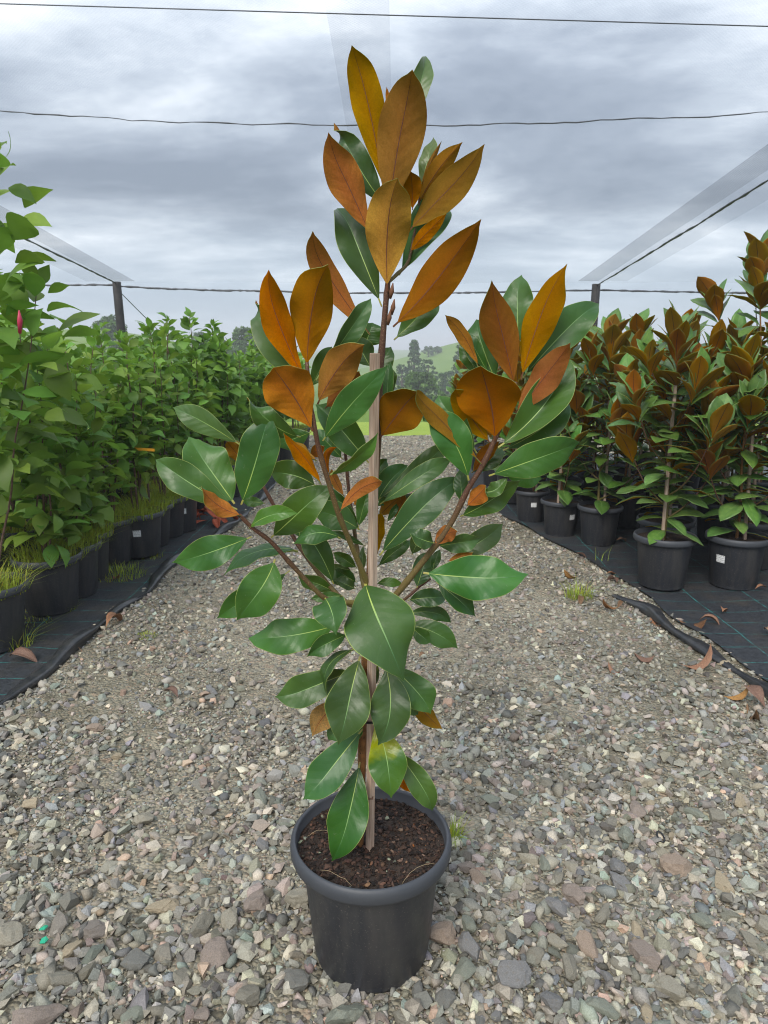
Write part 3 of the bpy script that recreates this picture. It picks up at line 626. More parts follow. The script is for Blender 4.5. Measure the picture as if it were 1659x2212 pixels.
ZOOM = {'A': (525.4, 83.0, 2.857), 'B': (331.8, 553.0, 3.158), 'C': (801.9, 553.0, 3.3333), 'D': (331.8, 995.4, 3.158), 'E': (718.9, 995.4, 3.75), 'F': (580.7, 1327.2, 3.75), 'G': (553.0, 884.8, 4.2857)}
nleaf = 0
def leaf(z, bx, by, tx, ty, w, side, bd=0.0, k=None, mid=None, ar=0.05, roll=None, tw=0.0, fold=None, wav=None, top='top', under='under', obov=1.0, mk=None, droop=0.0, hook=0.0, sharp=1.0, tws=.35):
    """one leaf: base and tip where they hang, full width w, the side that shows, depth of base bd and of tip (k times the length)"""
    global nleaf; nleaf += 1
    if fold is None: fold = random.uniform(.10, .52)
    if wav is None: wav = random.uniform(.06, .24)
    if not hook: hook = random.uniform(.02, .11)
    if not tw: tw = random.uniform(-40, 40)
    if not droop: droop = random.uniform(-.05, .22)
    ou, ov_, q = ZOOM[z]; f = lambda x, y: (ou + x / q, ov_ + y / q)
    b2, t2 = f(bx, by), f(tx, ty); w /= q
    base = P(*b2, Y0 + bd); t0 = P(*t2, Y0 + bd); L = (t0 - base).length
    if k is None:
        horiz = abs(t2[0] - b2[0]) > 1.4 * abs(t2[1] - b2[1])
        k = -0.38 if side == 'b' else (-0.08 if horiz else (0.34 if t2[1] < b2[1] else -0.40))
    tip = P(*t2, Y0 + bd + k * L); tip = tip + (tip - base) * .035
    if mid is None: m2 = ((b2[0] + t2[0]) / 2, (b2[1] + t2[1]) / 2)
    else: m2 = f(*mid)
    midp = P(*m2, Y0 + bd + (k * L * 0.5 if mk is None else mk * L))
    rl = R(random.uniform(-14, 14) if roll is None else roll)
    axis = (tip - base).normalized(); view = (Vector((0, 0, CAM_H)) - midp).normalized()
    nv = (view - view.dot(axis) * axis).normalized(); nv = Quaternion(axis, rl) @ nv
    if side == 'b': nv = -nv
    Lr = (tip - base).length; midp = midp + nv * ar * Lr
    ctrl = 2 * midp - (base + tip) / 2; sdv = axis.cross(nv); sbend = random.uniform(-.05, .05)
    n = 22; tt = np.linspace(0, 1, n) ** .92; C = []
    for t in tt.tolist():
        p = (1 - t) ** 2 * base + 2 * t * (1 - t) * ctrl + t * t * tip
        if hook and t > .7: p = p - nv * hook * Lr * ((t - .7) / .3) ** 2
        if t > .6: p = p + sdv * sbend * Lr * ((t - .6) / .4) ** 2
        C.append(p)
    NN = []
    for i, t in enumerate(tt.tolist()):
        a = (C[min(i + 1, n - 1)] - C[max(i - 1, 0)]).normalized(); e_ = max(0, (t - tws) / (1 - tws)); NN.append(Quaternion(a, R(tw) * e_ * e_ * (3 - 2 * e_)) @ nv)
    hwm = w * pxm(midp) / 2 / max(math.cos(rl), .42)
    if side == 'g' and t2[1] > b2[1] + 20 and sharp == 1.0: sharp = 2.3
    hw = hwm * (1.09 if sharp <= 1 else 1.06) * width_profile(tt, 0.06, obov=obov, tipsharp=sharp) * (1 + .05 * np.sin(tt * random.uniform(7, 12) + random.uniform(0, 6)))
    me = leaf_mesh([tuple(c) for c in C], [tuple(c) for c in NN], hw, LM(top, under), fold, wav, random.uniform(0, 6), droop=droop)
    return link('leaf', me, mag)
# crown shoot
leaf('A', 872, 960, 672, 88, 196, 'b', .012, -.12, (772, 400), .02, roll=8)
leaf('A', 890, 1130, 1055, 238, 275, 'b', -.004, -.26, (962, 620), .03, roll=-5, obov=1.1)
leaf('A', 985, 640, 1145, 118, 132, 'g', .05, .2, (1080, 330), .05, top='top_young', under='under_pale')
leaf('A', 905, 470, 887, 305, 26, 'b', .03, .05)
leaf('A', 890, 1560, 940, 883, 292, 'b', -.005, -.34, (890, 1190), .05, roll=0, obov=1.05)
leaf('A', 782, 1215, 502, 627, 198, 'b', -.004, -.2, (648, 900), .03, roll=12)
leaf('A', 868, 1020, 580, 520, 175, 'g', .03, .05, (715, 810), .06, roll=10, tw=-150, tws=.70)
leaf('A', 1045, 1060, 1040, 825, 112, 'b', .02, -.25, roll=0, obov=1.15)
leaf('A', 1090, 1010, 1332, 645, 128, 'b', .05, -.2, (1180, 850), -.03)
leaf('A', 1030, 1185, 1497, 700, 172, 'b', .03, -.34, (1205, 960), .09, roll=-25, tw=30)
leaf('A', 1095, 920, 1178, 615, 100, 'g', .06, .15, top='top_young', under='under_pale')
leaf('A', 1095, 910, 1213, 645, 34, 'b', .045, -.1, under='under_pale')
leaf('A', 960, 1460, 1215, 985, 215, 'g', .04, .28, (1130, 1180), .06)
leaf('A', 1028, 1320, 1252, 1088, 82, 'b', .03, -.3, (1120, 1215), .08)
leaf('A', 855, 1655, 605, 1045, 235, 'g', .012, .3, (710, 1290), .06)
leaf('A', 925, 1780, 1442, 1130, 225, 'b', -.008, -.3, (1165, 1500), .10, roll=-12, tw=25)
leaf('A', 780, 1830, 400, 1232, 138, 'b', .0, -.35, (590, 1500), .10, roll=30, tw=-35)
leaf('A', 930, 1860, 1195, 1560, 165, 'g', .03, .3, (1090, 1710), .05)
leaf('A', 745, 1900, 800, 1760, 190, 'g', .07, .25)
# left front shoot
leaf('B', 1030, 850, 756, 132, 198, 'b', -.11, -.22, (872, 480), .04, roll=16)
leaf('B', 1046, 770, 1158, 70, 300, 'b', -.105, -.26, (1076, 400), .04, roll=0)
leaf('B', 1010, 830, 684, 310, 215, 'g', -.08, .18, (830, 620), .05, tw=-150, tws=.78)
leaf('B', 1110, 850, 1477, 312, 128, 'g', -.09, .1, (1285, 520), .09, roll=35)
leaf('B', 1120, 1010, 1412, 600, 235, 'b', -.115, -.3, (1240, 790), .04, roll=-8)
leaf('B', 1085, 1195, 815, 776, 325, 'b', -.125, -.35, (960, 960), .04, roll=5, obov=1.2, sharp=.6)
leaf('B', 1155, 1260, 1577, 778, 200, 'g', -.13, -.25, (1350, 1010), .05, roll=0)
leaf('B', 1070, 900, 1210, 620, 130, 'g', -.07, .3)
leaf('B', 1170, 1040, 1405, 800, 170, 'b', -.07, -.2)
leaf('B', 1000, 1235, 657, 968, 150, 'g', -.09, -.2, (810, 1130), .10, roll=-15, tw=130, tws=.6)
leaf('B', 1075, 1200, 838, 1290, 140, 'g', .0, .2)
leaf('B', 1468, 1412, 1130, 1010, 235, 'g', .03, .25, (1310, 1220), .05)
leaf('B', 1180, 1180, 1440, 830, 150, 'g', .02, .2)
leaf('B', 1440, 1080, 1480, 800, 120, 'g', .05, .2)
leaf('B', 1480, 760, 1370, 560, 170, 'g', .06, .2)
leaf('B', 1590, 1050, 1610, 730, 90, 'g', .03, .2)
# left low branch
leaf('B', 592, 1290, 143, 1043, 148, 'g', -.06, .12, (350, 1130), .05, roll=-15, fold=.2)
leaf('B', 552, 1690, 232, 1248, 300, 'g', -.10, .2, (400, 1480), .03, roll=5, sharp=.7)
leaf('B', 570, 1730, 33, 1382, 215, 'g', -.105, .0, (250, 1560), .07, roll=10)
leaf('B', 598, 1695, 775, 1085, 268, 'g', -.105, -.05, (700, 1400), .03, roll=-6)
leaf('B', 625, 1420, 500, 1270, 130, 'b', -.03, -.2)
leaf('B', 600, 1770, 316, 1580, 118, 'b', -.115, -.45, (455, 1700), .06, roll=25, fold=.3)
leaf('B', 1142, 1560, 880, 1225, 100, 'b', -.11, -.2, (1030, 1360), .05, roll=25)
leaf('B', 1110, 1400, 880, 1225, 80, 'b', -.09, -.2, (1000, 1300), .05, roll=35)
leaf('G', 560, 710, 135, 595, 260, 'g', .05, .1, (350, 610), .05)
leaf('G', 140, 1185, 657, 705, 310, 'g', -.06, -.12, (400, 950), .04, roll=0)
leaf('G', 690, 605, 1142, 275, 105, 'g', -.10, -.3, (880, 455), .05, roll=48, fold=.3)
leaf('G', 775, 955, 1195, 680, 135, 'b', -.085, -.45, (930, 745), .12, roll=-10)
leaf('G', 800, 455, 540, 190, 180, 'g', .10, .2)
leaf('G', 870, 585, 930, 420, 75, 'g', .11, .2)
leaf('G', 690, 620, 742, 355, 62, 'b', .0, -.1, (655, 440), .05)
leaf('G', 640, 335, 500, 425, 110, 'b', -.05, -.1)
leaf('G', 812, 800, 690, 560, 80, 'b', .05, -.2, roll=25)
leaf('G', 905, 880, 985, 820, 80, 'b', .08, -.2)
leaf('G', 958, 1112, 535, 925, 250, 'g', .04, .15, (760, 1000), .05)
leaf('G', 958, 1110, 690, 740, 130, 'g', .06, .3)
leaf('G', 948, 1090, 1052, 700, 140, 'g', .03, .2)
leaf('G', 718, 1615, 430, 1110, 240, 'g', .01, .1, (590, 1330), .04)
leaf('G', 400, 1180, 410, 1040, 190, 'g', .05, .2)
leaf('G', 780, 1192, 366, 1235, 170, 'g', -.08, -.25, (560, 1165), .14, roll=22, fold=.1, droop=.3)
leaf('G', 1012, 1262, 690, 1118, 66, 'g', .08, .1)
leaf('G', 935, 1465, 725, 1320, 115, 'g', .07, .1)
leaf('G', 930, 1600, 740, 1480, 150, 'g', .06, .1)
leaf('G', 920, 1660, 735, 1580, 120, 'g', .04, .0)
leaf('G', 995, 1500, 985, 1270, 62, 'g', .05, .2)
leaf('G', 725, 1690, 392, 1572, 150, 'g', .02, .05, (560, 1605), .05)
leaf('G', 800, 1720, 518, 1745, 95, 'g', .01, -.2)
leaf('G', 1085, 650, 1200, 455, 130, 'g', .05, .2)
leaf('G', 1118, 865, 1392, 520, 220, 'g', .03, .22, (1230, 670), .04)
leaf('G', 1118, 900, 1330, 700, 120, 'g', .05, .2)
# left leaves low on branches
leaf('D', 668, 518, 143, 697, 215, 'g', -.085, -.2, (400, 620), .05)
leaf('D', 655, 462, 958, 352, 100, 'g', -.10, -.3, (800, 395), .10, roll=-35, fold=.25)
leaf('D', 760, 290, 610, 275, 66, 'g', .05, .1)
leaf('D', 985, 618, 486, 745, 92, 'g', .05, -.2, (740, 640), .06, roll=62, fold=.05)
leaf('D', 828, 672, 558, 1063, 285, 'g', -.055, -.38, (725, 880), .05, wav=.12)
leaf('D', 930, 748, 428, 1045, 170, 'g', -.03, -.2, (660, 930), .06, wav=.1)
leaf('D', 1170, 938, 1248, 1162, 250, 'g', -.045, -.9, (1220, 1035), .08)
leaf('D', 1260, 1118, 667, 1210, 240, 'g', -.01, -.2, (950, 1195), .08, roll=5, sharp=.6)
leaf('D', 1320, 1185, 1046, 1318, 140, 'g', -.02, -.3, (1190, 1245), .06)
# right shoot
leaf('C', 1030, 940, 842, 210, 268, 'b', -.06, -.25, (950, 570), .04, roll=8)
leaf('C', 1080, 890, 1377, 82, 228, 'b', -.055, -.15, (1205, 460), .04, roll=-10)
leaf('C', 1060, 640, 1055, 145, 210, 'g', -.02, .2)
leaf('C', 1090, 880, 1632, 328, 240, 'g', -.03, .22, (1370, 560), .05, roll=5)
leaf('C', 1040, 1130, 1420, 632, 195, 'b', -.065, -.28, (1215, 900), .05, roll=-18, fold=.25)
leaf('C', 890, 1325, 772, 795, 410, 'b', -.075, -.42, (860, 1060), .04, roll=0, obov=1.12, sharp=.5, fold=.05)
leaf('C', 855, 1345, 610, 955, 185, 'b', -.065, -.25, (715, 1150), .04)
leaf('C', 768, 800, 538, 432, 86, 'b', -.05, -.3, (690, 590), .06, roll=30)
leaf('C', 850, 860, 690, 560, 90, 'g', -.03, .05, (745, 680), .05, roll=20)
leaf('C', 900, 900, 750, 465, 235, 'g', -.03, .25, (815, 680), .04, sharp=.5)
leaf('C', 770, 870, 652, 610, 120, 'g', -.01, .2)
leaf('C', 792, 1495, 298, 1000, 135, 'b', -.075, -.35, (520, 1160), .08, roll=28, fold=.25, tw=15)
leaf('C', 760, 1420, 470, 1035, 190, 'g', -.06, .15, (600, 1170), .05)
leaf('C', 702, 1615, 420, 1145, 260, 'g', -.072, -.05, (585, 1330), .05, roll=10)
leaf('C', 915, 1378, 1428, 740, 270, 'g', -.07, .12, (1235, 1100), .06)
leaf('C', 950, 1400, 1420, 1055, 190, 'g', -.05, .1, (1240, 1240), .05)
leaf('C', 848, 1582, 1487, 1352, 250, 'g', -.07, -.12, (1190, 1455), .08, roll=5, fold=.22, wav=.08)
leaf('C', 725, 1560, 905, 1330, 95, 'b', -.03, -.1)
leaf('C', 720, 1560, 960, 1395, 130, 'g', -.01, .1)
leaf('C', 60, 1312, 325, 965, 310, 'b', -.0, -.3, (200, 1125), .03, roll=0, obov=1.1, sharp=.5, fold=.05)
leaf('C', 30, 1770, 545, 1345, 130, 'g', .03, .15, (350, 1530), .04, fold=.2)
leaf('C', 60, 1790, 560, 1460, 130, 'g', .02, .0, (340, 1610), .06, roll=-20, wav=.12)
leaf('C', 150, 1000, 120, 780, 90, 'g', .05, .2)
leaf('C', 640, 1875, 1050, 1615, 170, 'g', -.045, -.1, (850, 1760), .06)
leaf('C', 690, 1800, 830, 1660, 135, 'b', -.06, -.35, roll=-15)
leaf('C', 800, 1690, 975, 1600, 105, 'g', -.07, -.1, (890, 1690), .10)
leaf('C', 655, 1790, 640, 1530, 100, 'g', -.02, .2)
leaf('C', 440, 1200, 380, 1130, 90, 'g', .0, .2)
# middle right
leaf('E', 380, 765, 1008, 118, 250, 'g', -.01, .05, (690, 430), .06, roll=-8, wav=.08, fold=.2)
leaf('E', 735, 908, 1553, 955, 345, 'g', -.045, -.2, (1140, 945), .05, roll=0)
leaf('E', 1000, 760, 1372, 525, 190, 'g', .04, .1, (1190, 660), .05)
leaf('E', 850, 690, 1185, 640, 150, 'g', .0, -.15, (1010, 650), .12, roll=20, wav=.2)
leaf('E', 830, 680, 1002, 565, 130, 'b', -.045, -.3, (900, 610), .08)
leaf('E', 820, 665, 632, 600, 170, 'g', -.05, -.3, (720, 640), .10, wav=.15)
leaf('E', 930, 812, 1135, 750, 75, 'b', -.01, -.2)
leaf('E', 840, 985, 1145, 1250, 175, 'g', .01, -.3, (1000, 1110), .05)
leaf('E', 610, 1130, 915, 1118, 150, 'g', .03, .0, (760, 1110), .08)
leaf('E', 600, 1240, 952, 1295, 110, 'g', .06, .0, (800, 1230), .06)
leaf('E', 600, 1330, 1002, 1515, 190, 'g', .05, -.1, (810, 1390), .06)
leaf('E', 640, 1350, 785, 1475, 130, 'g', .03, -.2)
leaf('E', 680, 1030, 775, 735, 165, 'g', .05, .25)
leaf('E', 800, 900, 860, 720, 70, 'g', .05, .2)
leaf('E', 358, 862, 625, 665, 110, 'g', .04, .1, (510, 730), .06)
leaf('E', 362, 752, 385, 425, 115, 'b', .02, -.15, roll=20)
leaf('E', 368, 450, 540, 290, 115, 'b', .05, -.2)
leaf('E', 440, 500, 535, 340, 50, 'g', .04, .1)
leaf('E', 495, 470, 585, 275, 66, 'b', .045, -.2)
leaf('E', 540, 460, 640, 270, 140, 'g', .06, .2)
leaf('E', 352, 1000, 560, 1010, 70, 'g', .03, .0, (455, 985), .10)
for a in [('G', 700, 1000, 540, 740, 170, 'g', .10), ('E', 640, 760, 720, 560, 130, 'g', .08), ('D', 1380, 860, 1200, 720, 140, 'g', .08), ('C', 960, 1560, 1220, 1600, 160, 'g', .02), ('C', 20, 900, 140, 660, 140, 'g', .06), ('A', 1060, 1180, 1190, 980, 130, 'g', .06)]: leaf(*a)
# big leaf hanging towards the viewer and the whorls below
leaf('E', 262, 985, 580, 1728, 545, 'g', -.015, -.62, (385, 1330), .10, roll=0, fold=.03, sharp=1.5, obov=.97, droop=.10)
leaf('F', 720, 440, 82, 692, 270, 'g', -.01, -.25, (340, 590), .05)
leaf('F', 700, 280, 473, 635, 100, 'g', -.02, -.35, (510, 430), .10, roll=40)
leaf('F', 740, 340, 592, 1042, 345, 'g', -.018, -.36, (655, 680), .05, roll=0)
leaf('F', 590, 700, 356, 962, 180, 'b', .02, -.15, (450, 820), .04, under='under_pale')
leaf('F', 940, 400, 908, 1042, 315, 'g', -.012, -.36, (985, 740), .05, roll=0)
leaf('F', 960, 400, 1308, 787, 250, 'g', .0, -.2, (1180, 610), .05)
leaf('F', 1060, 640, 1205, 810, 150, 'g', .04, -.1)
leaf('F', 1110, 680, 1372, 932, 140, 'b', .05, -.1, (1270, 800), .05)
leaf('F', 880, 400, 868, 560, 46, 'g', .04, -.1, top='top_yellow')
leaf('F', 760, 930, 316, 1504, 300, 'g', -.012, -.38, (510, 1240), .05, roll=0)
leaf('F', 600, 900, 480, 1010, 120, 'g', .04, -.1)
leaf('F', 770, 870, 655, 1150, 80, 'g', .0, -.25, roll=45)
leaf('F', 770, 860, 730, 1105, 90, 'g', .03, -.1)
leaf('F', 850, 850, 966, 1478, 288, 'g', -.012, -.36, (955, 1170), .05, roll=0, top='top_yellow')
leaf('F', 1010, 1080, 1335, 1575, 200, 'g', .01, -.25, (1215, 1350), .05, roll=5)
leaf('F', 1010, 1300, 1140, 1425, 60, 'b', .015, -.1)
leaf('F', 738, 1195, 546, 2008, 318, 'g', -.012, -.30, (655, 1600), .05, roll=0)
for u, v, d in ((843, 645, 0.0), (846, 680, -.004), (838, 702, -.004)):
    wmb(MB().tube([P(u, v, Y0 + d), P(u + 3, v - 16, Y0 + d - .006), P(u + 6, v - 34, Y0 + d - .004)], [.002, .0045, .0008], 6), 'bud_scale', M['bract'], trunk)

# ------------------------------------------------------------------ leaves shared by the plants of both beds
def std_leaf(seed, n=8, asp=0.2, arch=0.10, fold=0.12, mats=None, cols=(-1, -.5, -.035, .035, .5, 1.0), sharp=1.0, pet=0.07):
    r = random.Random(seed); tt = np.linspace(0, 1, n); b = r.uniform(-.06, .06); a = arch * r.uniform(.4, 1.8)
    C = [(b * math.sin(t * 3.1), t, a * (4 * t * (1 - t) * .5 - t * t * .6)) for t in tt.tolist()]
    NN = [(r.uniform(-.1, .1), 0, 1)] * n; tw = r.uniform(-.4, .4); NN = [(math.sin(tw * t), 0, math.cos(tw * t)) for t in tt.tolist()]
    return leaf_mesh(C, NN, asp * r.uniform(.85, 1.15) * width_profile(tt, pet, tipsharp=sharp), mats or LM(), fold * r.uniform(.3, 1.6), .06, r.uniform(0, 6), th=.006, petiole=pet, cols=np.array(cols), name='leaf')
MAGL = [std_leaf(i, 9, .235, mats=LM('top_brightened', 'under_brightened')) for i in range(14)]
def shrub_leaf(seed):
    r = random.Random(seed); n = 7; tt = np.linspace(0, 1, n); wd = np.array([.02, .19, .29, .315, .26, .13, .0]) * r.uniform(.85, 1.15); V, F = [], []
    a = r.uniform(.05, .22); fo = r.uniform(.05, .35)
    for i in range(n):
        for sx in (-1, 0, 1): V.append((sx * wd[i], tt[i], a * (2 * tt[i] * (1 - tt[i]) - 1.1 * tt[i] ** 2) + fo * abs(sx) * wd[i] + (.02 * math.sin(i * 1.1 + seed + sx) if sx else 0)))
    for i in range(n - 1):
        for j in (0, 1): F.append((i * 3 + j, i * 3 + j + 1, i * 3 + j + 4, i * 3 + j + 3))
    return V, F
SHV = [shrub_leaf(i) for i in range(8)]; SHL = [mesh('leaf', v, f, [M['shrub_leaf']]) for v, f in SHV]
def frame(pos, axis, up, s, sw=1.0):
    y = Vector(axis).normalized(); z = (Vector(up) - Vector(up).dot(y) * y)
    if z.length < 1e-4: z = Vector((1, 0, 0))
    z.normalize(); x = y.cross(z)
    return Matrix(((x.x * s * sw, y.x * s, z.x * s, pos[0]), (x.y * s * sw, y.y * s, z.y * s, pos[1]), (x.z * s * sw, y.z * s, z.z * s, pos[2]), (0, 0, 0, 1)))
def quick(name, me, parent, mw):
    o = bpy.data.objects.new(name, me); col.objects.link(o); o.parent = parent; o.matrix_basis = mw; return o
soil_disc = mesh('potting_mix', sv, sf, [M['soil']])
def sticker(pot, ang, z=0.17, w=.05, h=.042):
    r = 0.1235 + 0.0175 * (z - .0245) / .22 + .0012
    V, F = [], []; k = 5
    for i in range(k + 1):
        a = ang + (i / k - .5) * w / r
        for zz, dr in ((z - h / 2, -.0017), (z + h / 2, .0017)): V.append(((r + dr) * math.cos(a), (r + dr) * math.sin(a), zz))
    for i in range(k): F.append((i * 2, i * 2 + 2, i * 2 + 3, i * 2 + 1))
    o = quick('label_sticker', mesh('label_sticker', V, F, [M['white sticker']]), pot, Matrix.Identity(4))
def blades(n, rad, h, rr, z0=0.0, spread=.5, wid=.0022, dry=.2, seg=2):
    V, F, C = [], [], []
    for _ in range(n):
        a, q = rr.uniform(0, 6.283), rad * math.sqrt(rr.random()); x, y = q * math.cos(a), q * math.sin(a)
        hh = h * rr.uniform(.45, 1.15); d = Vector((math.cos(a) + rr.gauss(0, .7), math.sin(a) + rr.gauss(0, .7), 0)) * hh * spread * rr.random(); sd = Vector((-d.y, d.x, 0)); sd = sd.normalized() * wid if sd.length > 1e-6 else Vector((wid, 0, 0))
        b = len(V); c = (1.1, .75, .6, 1) if rr.random() < dry else (rr.uniform(.6, 1.25),) * 3 + (1,)
        for i in range(seg + 1):
            t = i / seg; p = Vector((x, y, z0)) + d * t * t + Vector((0, 0, hh * (t - .25 * t * t)))
            V += [p - sd * (1 - t * .9), p + sd * (1 - t * .9)]; C += [c, c]
        for i in range(seg): F.append((b + 2 * i, b + 2 * i + 1, b + 2 * i + 3, b + 2 * i + 2))
    return V, F, C
def weeds(parent, rr, n=620, rad=.165, h=.12, z0=.25, mat='weed'):
    V, F, C = blades(n, rad, h, rr, z0, .9)
    o = quick('weeds', mesh('weeds', V, F, [M[mat]], colr=C), parent, Matrix.Identity(4)); o['kind'] = 'stuff'
    # a few small round leaves over the rim
    return o
def make_pot(root, sc=1.0):
    m = Matrix.Diagonal((sc, sc, sc, 1)); p = quick('pot', pot_me, root, m); quick('rim', rim_me, p, Matrix.Identity(4)); quick('potting_mix', soil_disc, root, m); return p

# ------------------------------------------------------------------ leafy shrubs on the one side
def shrub(x, y, h, seed, label, single=True, lf=(.085, .145), nleaf=140, weed=True, sc=1.0, stick=None, low=.28, spread=.115, lean=0.0):
    rr = random.Random(seed); root = empty('potted_shrub', (x, y, .012), rr.uniform(-.2, .2))
    tag(root, label, 'potted shrub', 'leafy green shrubs in black pots')
    p = make_pot(root, sc)
    if stick is not None: sticker(p, stick)
    ns = rr.choice((2, 2, 3)); V, F, C = [], [], []
    for k in range(ns):
        a0 = rr.uniform(0, 6.28); r0 = .03 if k else .005; hh = h * (1 if k == 0 else rr.uniform(.72, .95))
        pts = [Vector((r0 * math.cos(a0), r0 * math.sin(a0), .225 * sc))]
        for i in range(1, 7):
            t = i / 6; pts.append(Vector((math.cos(a0) * (r0 + .10 * t * (k > 0)) + rr.gauss(0, .010) + lean * t, math.sin(a0) * (r0 + .10 * t * (k > 0)) + rr.gauss(0, .010), .225 * sc + (hh - .225 * sc) * t)))
        path = resample(pts, 18)
        quick('stem', MB().tube(path, [.0085 * (1 - .75 * i / 17) * (1 if k == 0 else .75) for i in range(18)], 6).me('stem', M['stem']), root, Matrix.Identity(4))
        nl = int(nleaf / ns * (1.2 if k == 0 else .9)); az = rr.uniform(0, 6)
        for i in range(nl):
            t = low + (1 - low) * (i + rr.random()) / nl; q = t * 17; j = min(int(q), 16); bp = path[j].lerp(path[j + 1], q - j); az += 2.4 + rr.gauss(0, .4)
            out = Vector((math.cos(az), math.sin(az), 0)); topf = max(0, (t - .85) / .15)
            off = spread * rr.random() ** .8 * (1 - .75 * topf) * (.55 + .45 * math.sin(3.1 * min(1, t)))
            pos = bp + out * off + Vector((0, 0, off * .35 * rr.random()))
            el = rr.gauss(.12, .5) * (1 - topf) + topf * rr.uniform(.5, 1.3)
            ax_ = out * math.cos(el) + Vector((rr.gauss(0, .25), rr.gauss(0, .25), math.sin(el))); L = rr.uniform(*lf) * (1 - .35 * topf)
            mw = frame(pos, ax_, Vector((0, 0, 1)) + out * .3 + Vector((rr.gauss(0, .55), rr.gauss(0, .55), 0)), L)
            vi = rr.randrange(8)
            if single: quick('leaf', SHL[vi], root, mw)
            else:
                b = len(V); v, f = SHV[vi]; V += [mw @ Vector(p_) for p_ in v]; F += [tuple(b + q_ for q_ in f_) for f_ in f]; g = rr.uniform(.5, 1.55); C += [(g * rr.uniform(.95, 1.25) if g > 1.2 else g, g, g, 1)] * len(v)
    if not single:
        o = quick('crown', mesh('crown', V, F, [M['shrub_mass']], colr=C), root, Matrix.Identity(4)); o['kind'] = 'stuff'
    if weed: weeds(root, rr)
    return root
def foot(uc, vb, r=.15): g = G(uc, vb, .012); return g.x, g.y + r
LFRONT = 'leafy green shrub in a weedy black pot in the row along the rolled plastic edge'
x, y = foot(-52, 1425); tall_shrub = shrub(x, y, 2.02, 1, 'tallest leafy shrub, with a pink flower bud, standing above the row of green shrubs', lf=(.12, .185), nleaf=150, low=.30, spread=.18, lean=.27)
bud = P(43, 688, 2.75)
for uc, vb, h, lab, st, sc_, lf in [(84, 1338, 1.42, 'leafy shrub in wide black pot with green weedy growth round its stem', None, 1.0, (.10, .16)), (134, 1302, 1.34, LFRONT, None, .98, (.09, .14)), (165, 1266, 1.28, LFRONT, None, .95, (.08, .13)),
                                    (222, 1227, 1.30, LFRONT, None, .95, (.08, .125)), (288, 1210, 1.33, 'leafy shrub with an orange tag, in a stickered black pot topped by grassy weeds', -1.35, .97, (.08, .125)), (312, 1188, 1.24, LFRONT, None, .95, (.075, .12)),
                                    (346, 1167, 1.30, LFRONT, None, .95, (.075, .115)), (376, 1155, 1.42, 'leafy shrub in stickered black pot next to the orange-red litter', -1.05, .95, (.075, .115))]:
    x, y = foot(uc, vb); shrub(x, y, h, int(uc) + 5, lab, lf=lf, sc=sc_, stick=st, **(dict(low=.12, nleaf=190, spread=.15) if uc < 170 else {}))
x, y = foot(430, 1106); shrub(x, y, 1.24, 77, LFRONT, nleaf=150)
BROW = ['leafy green shrub in the second row, right behind the front row of shrub pots', 'leafy green shrub in the third row of the shrub block', 'leafy green shrub in the fourth row of the shrub block', 'leafy green shrub in the rearmost row of the shrub block']
rs = random.Random(5)
for r_i, (xo, n_) in enumerate([(-.43, 17), (-.86, 16), (-1.3, 14), (-1.75, 12)]):
    for i in range(n_):
        y = 3.0 + r_i * .25 + i * .44 + rs.uniform(-.08, .08); x = -1.80 + (y - 3.0) * .11 + xo + rs.uniform(-.07, .07)
        if y > 9.6: continue
        h = rs.uniform(1.24, 1.48) - max(0, y - 5) * .03 + (.22 if rs.random() < .12 else 0)
        shrub(x, y, h, 300 + r_i * 40 + i, BROW[r_i], single=False, nleaf=150 if r_i < 2 else 130, weed=r_i == 0)
for u_, Y_, h_ in ((415, 6.2, 1.56), (370, 5.6, 1.50), (466, 6.9, 1.50), (330, 5.2, 1.44)):
    q_ = P(u_, 800, Y_); shrub(q_.x, Y_, h_, int(u_), 'slender shrub whose leafy spire rises above the shrub block', single=False, nleaf=150, spread=.07)
for i in range(7):
    y = 6.25 + i * .5; shrub(-1.42 + i * .05 + rs.uniform(-.05, .05), y, rs.uniform(1.1, 1.3), 600 + i, 'leafy green shrub past the orange-red litter, towards the open gravel', single=False, nleaf=200)

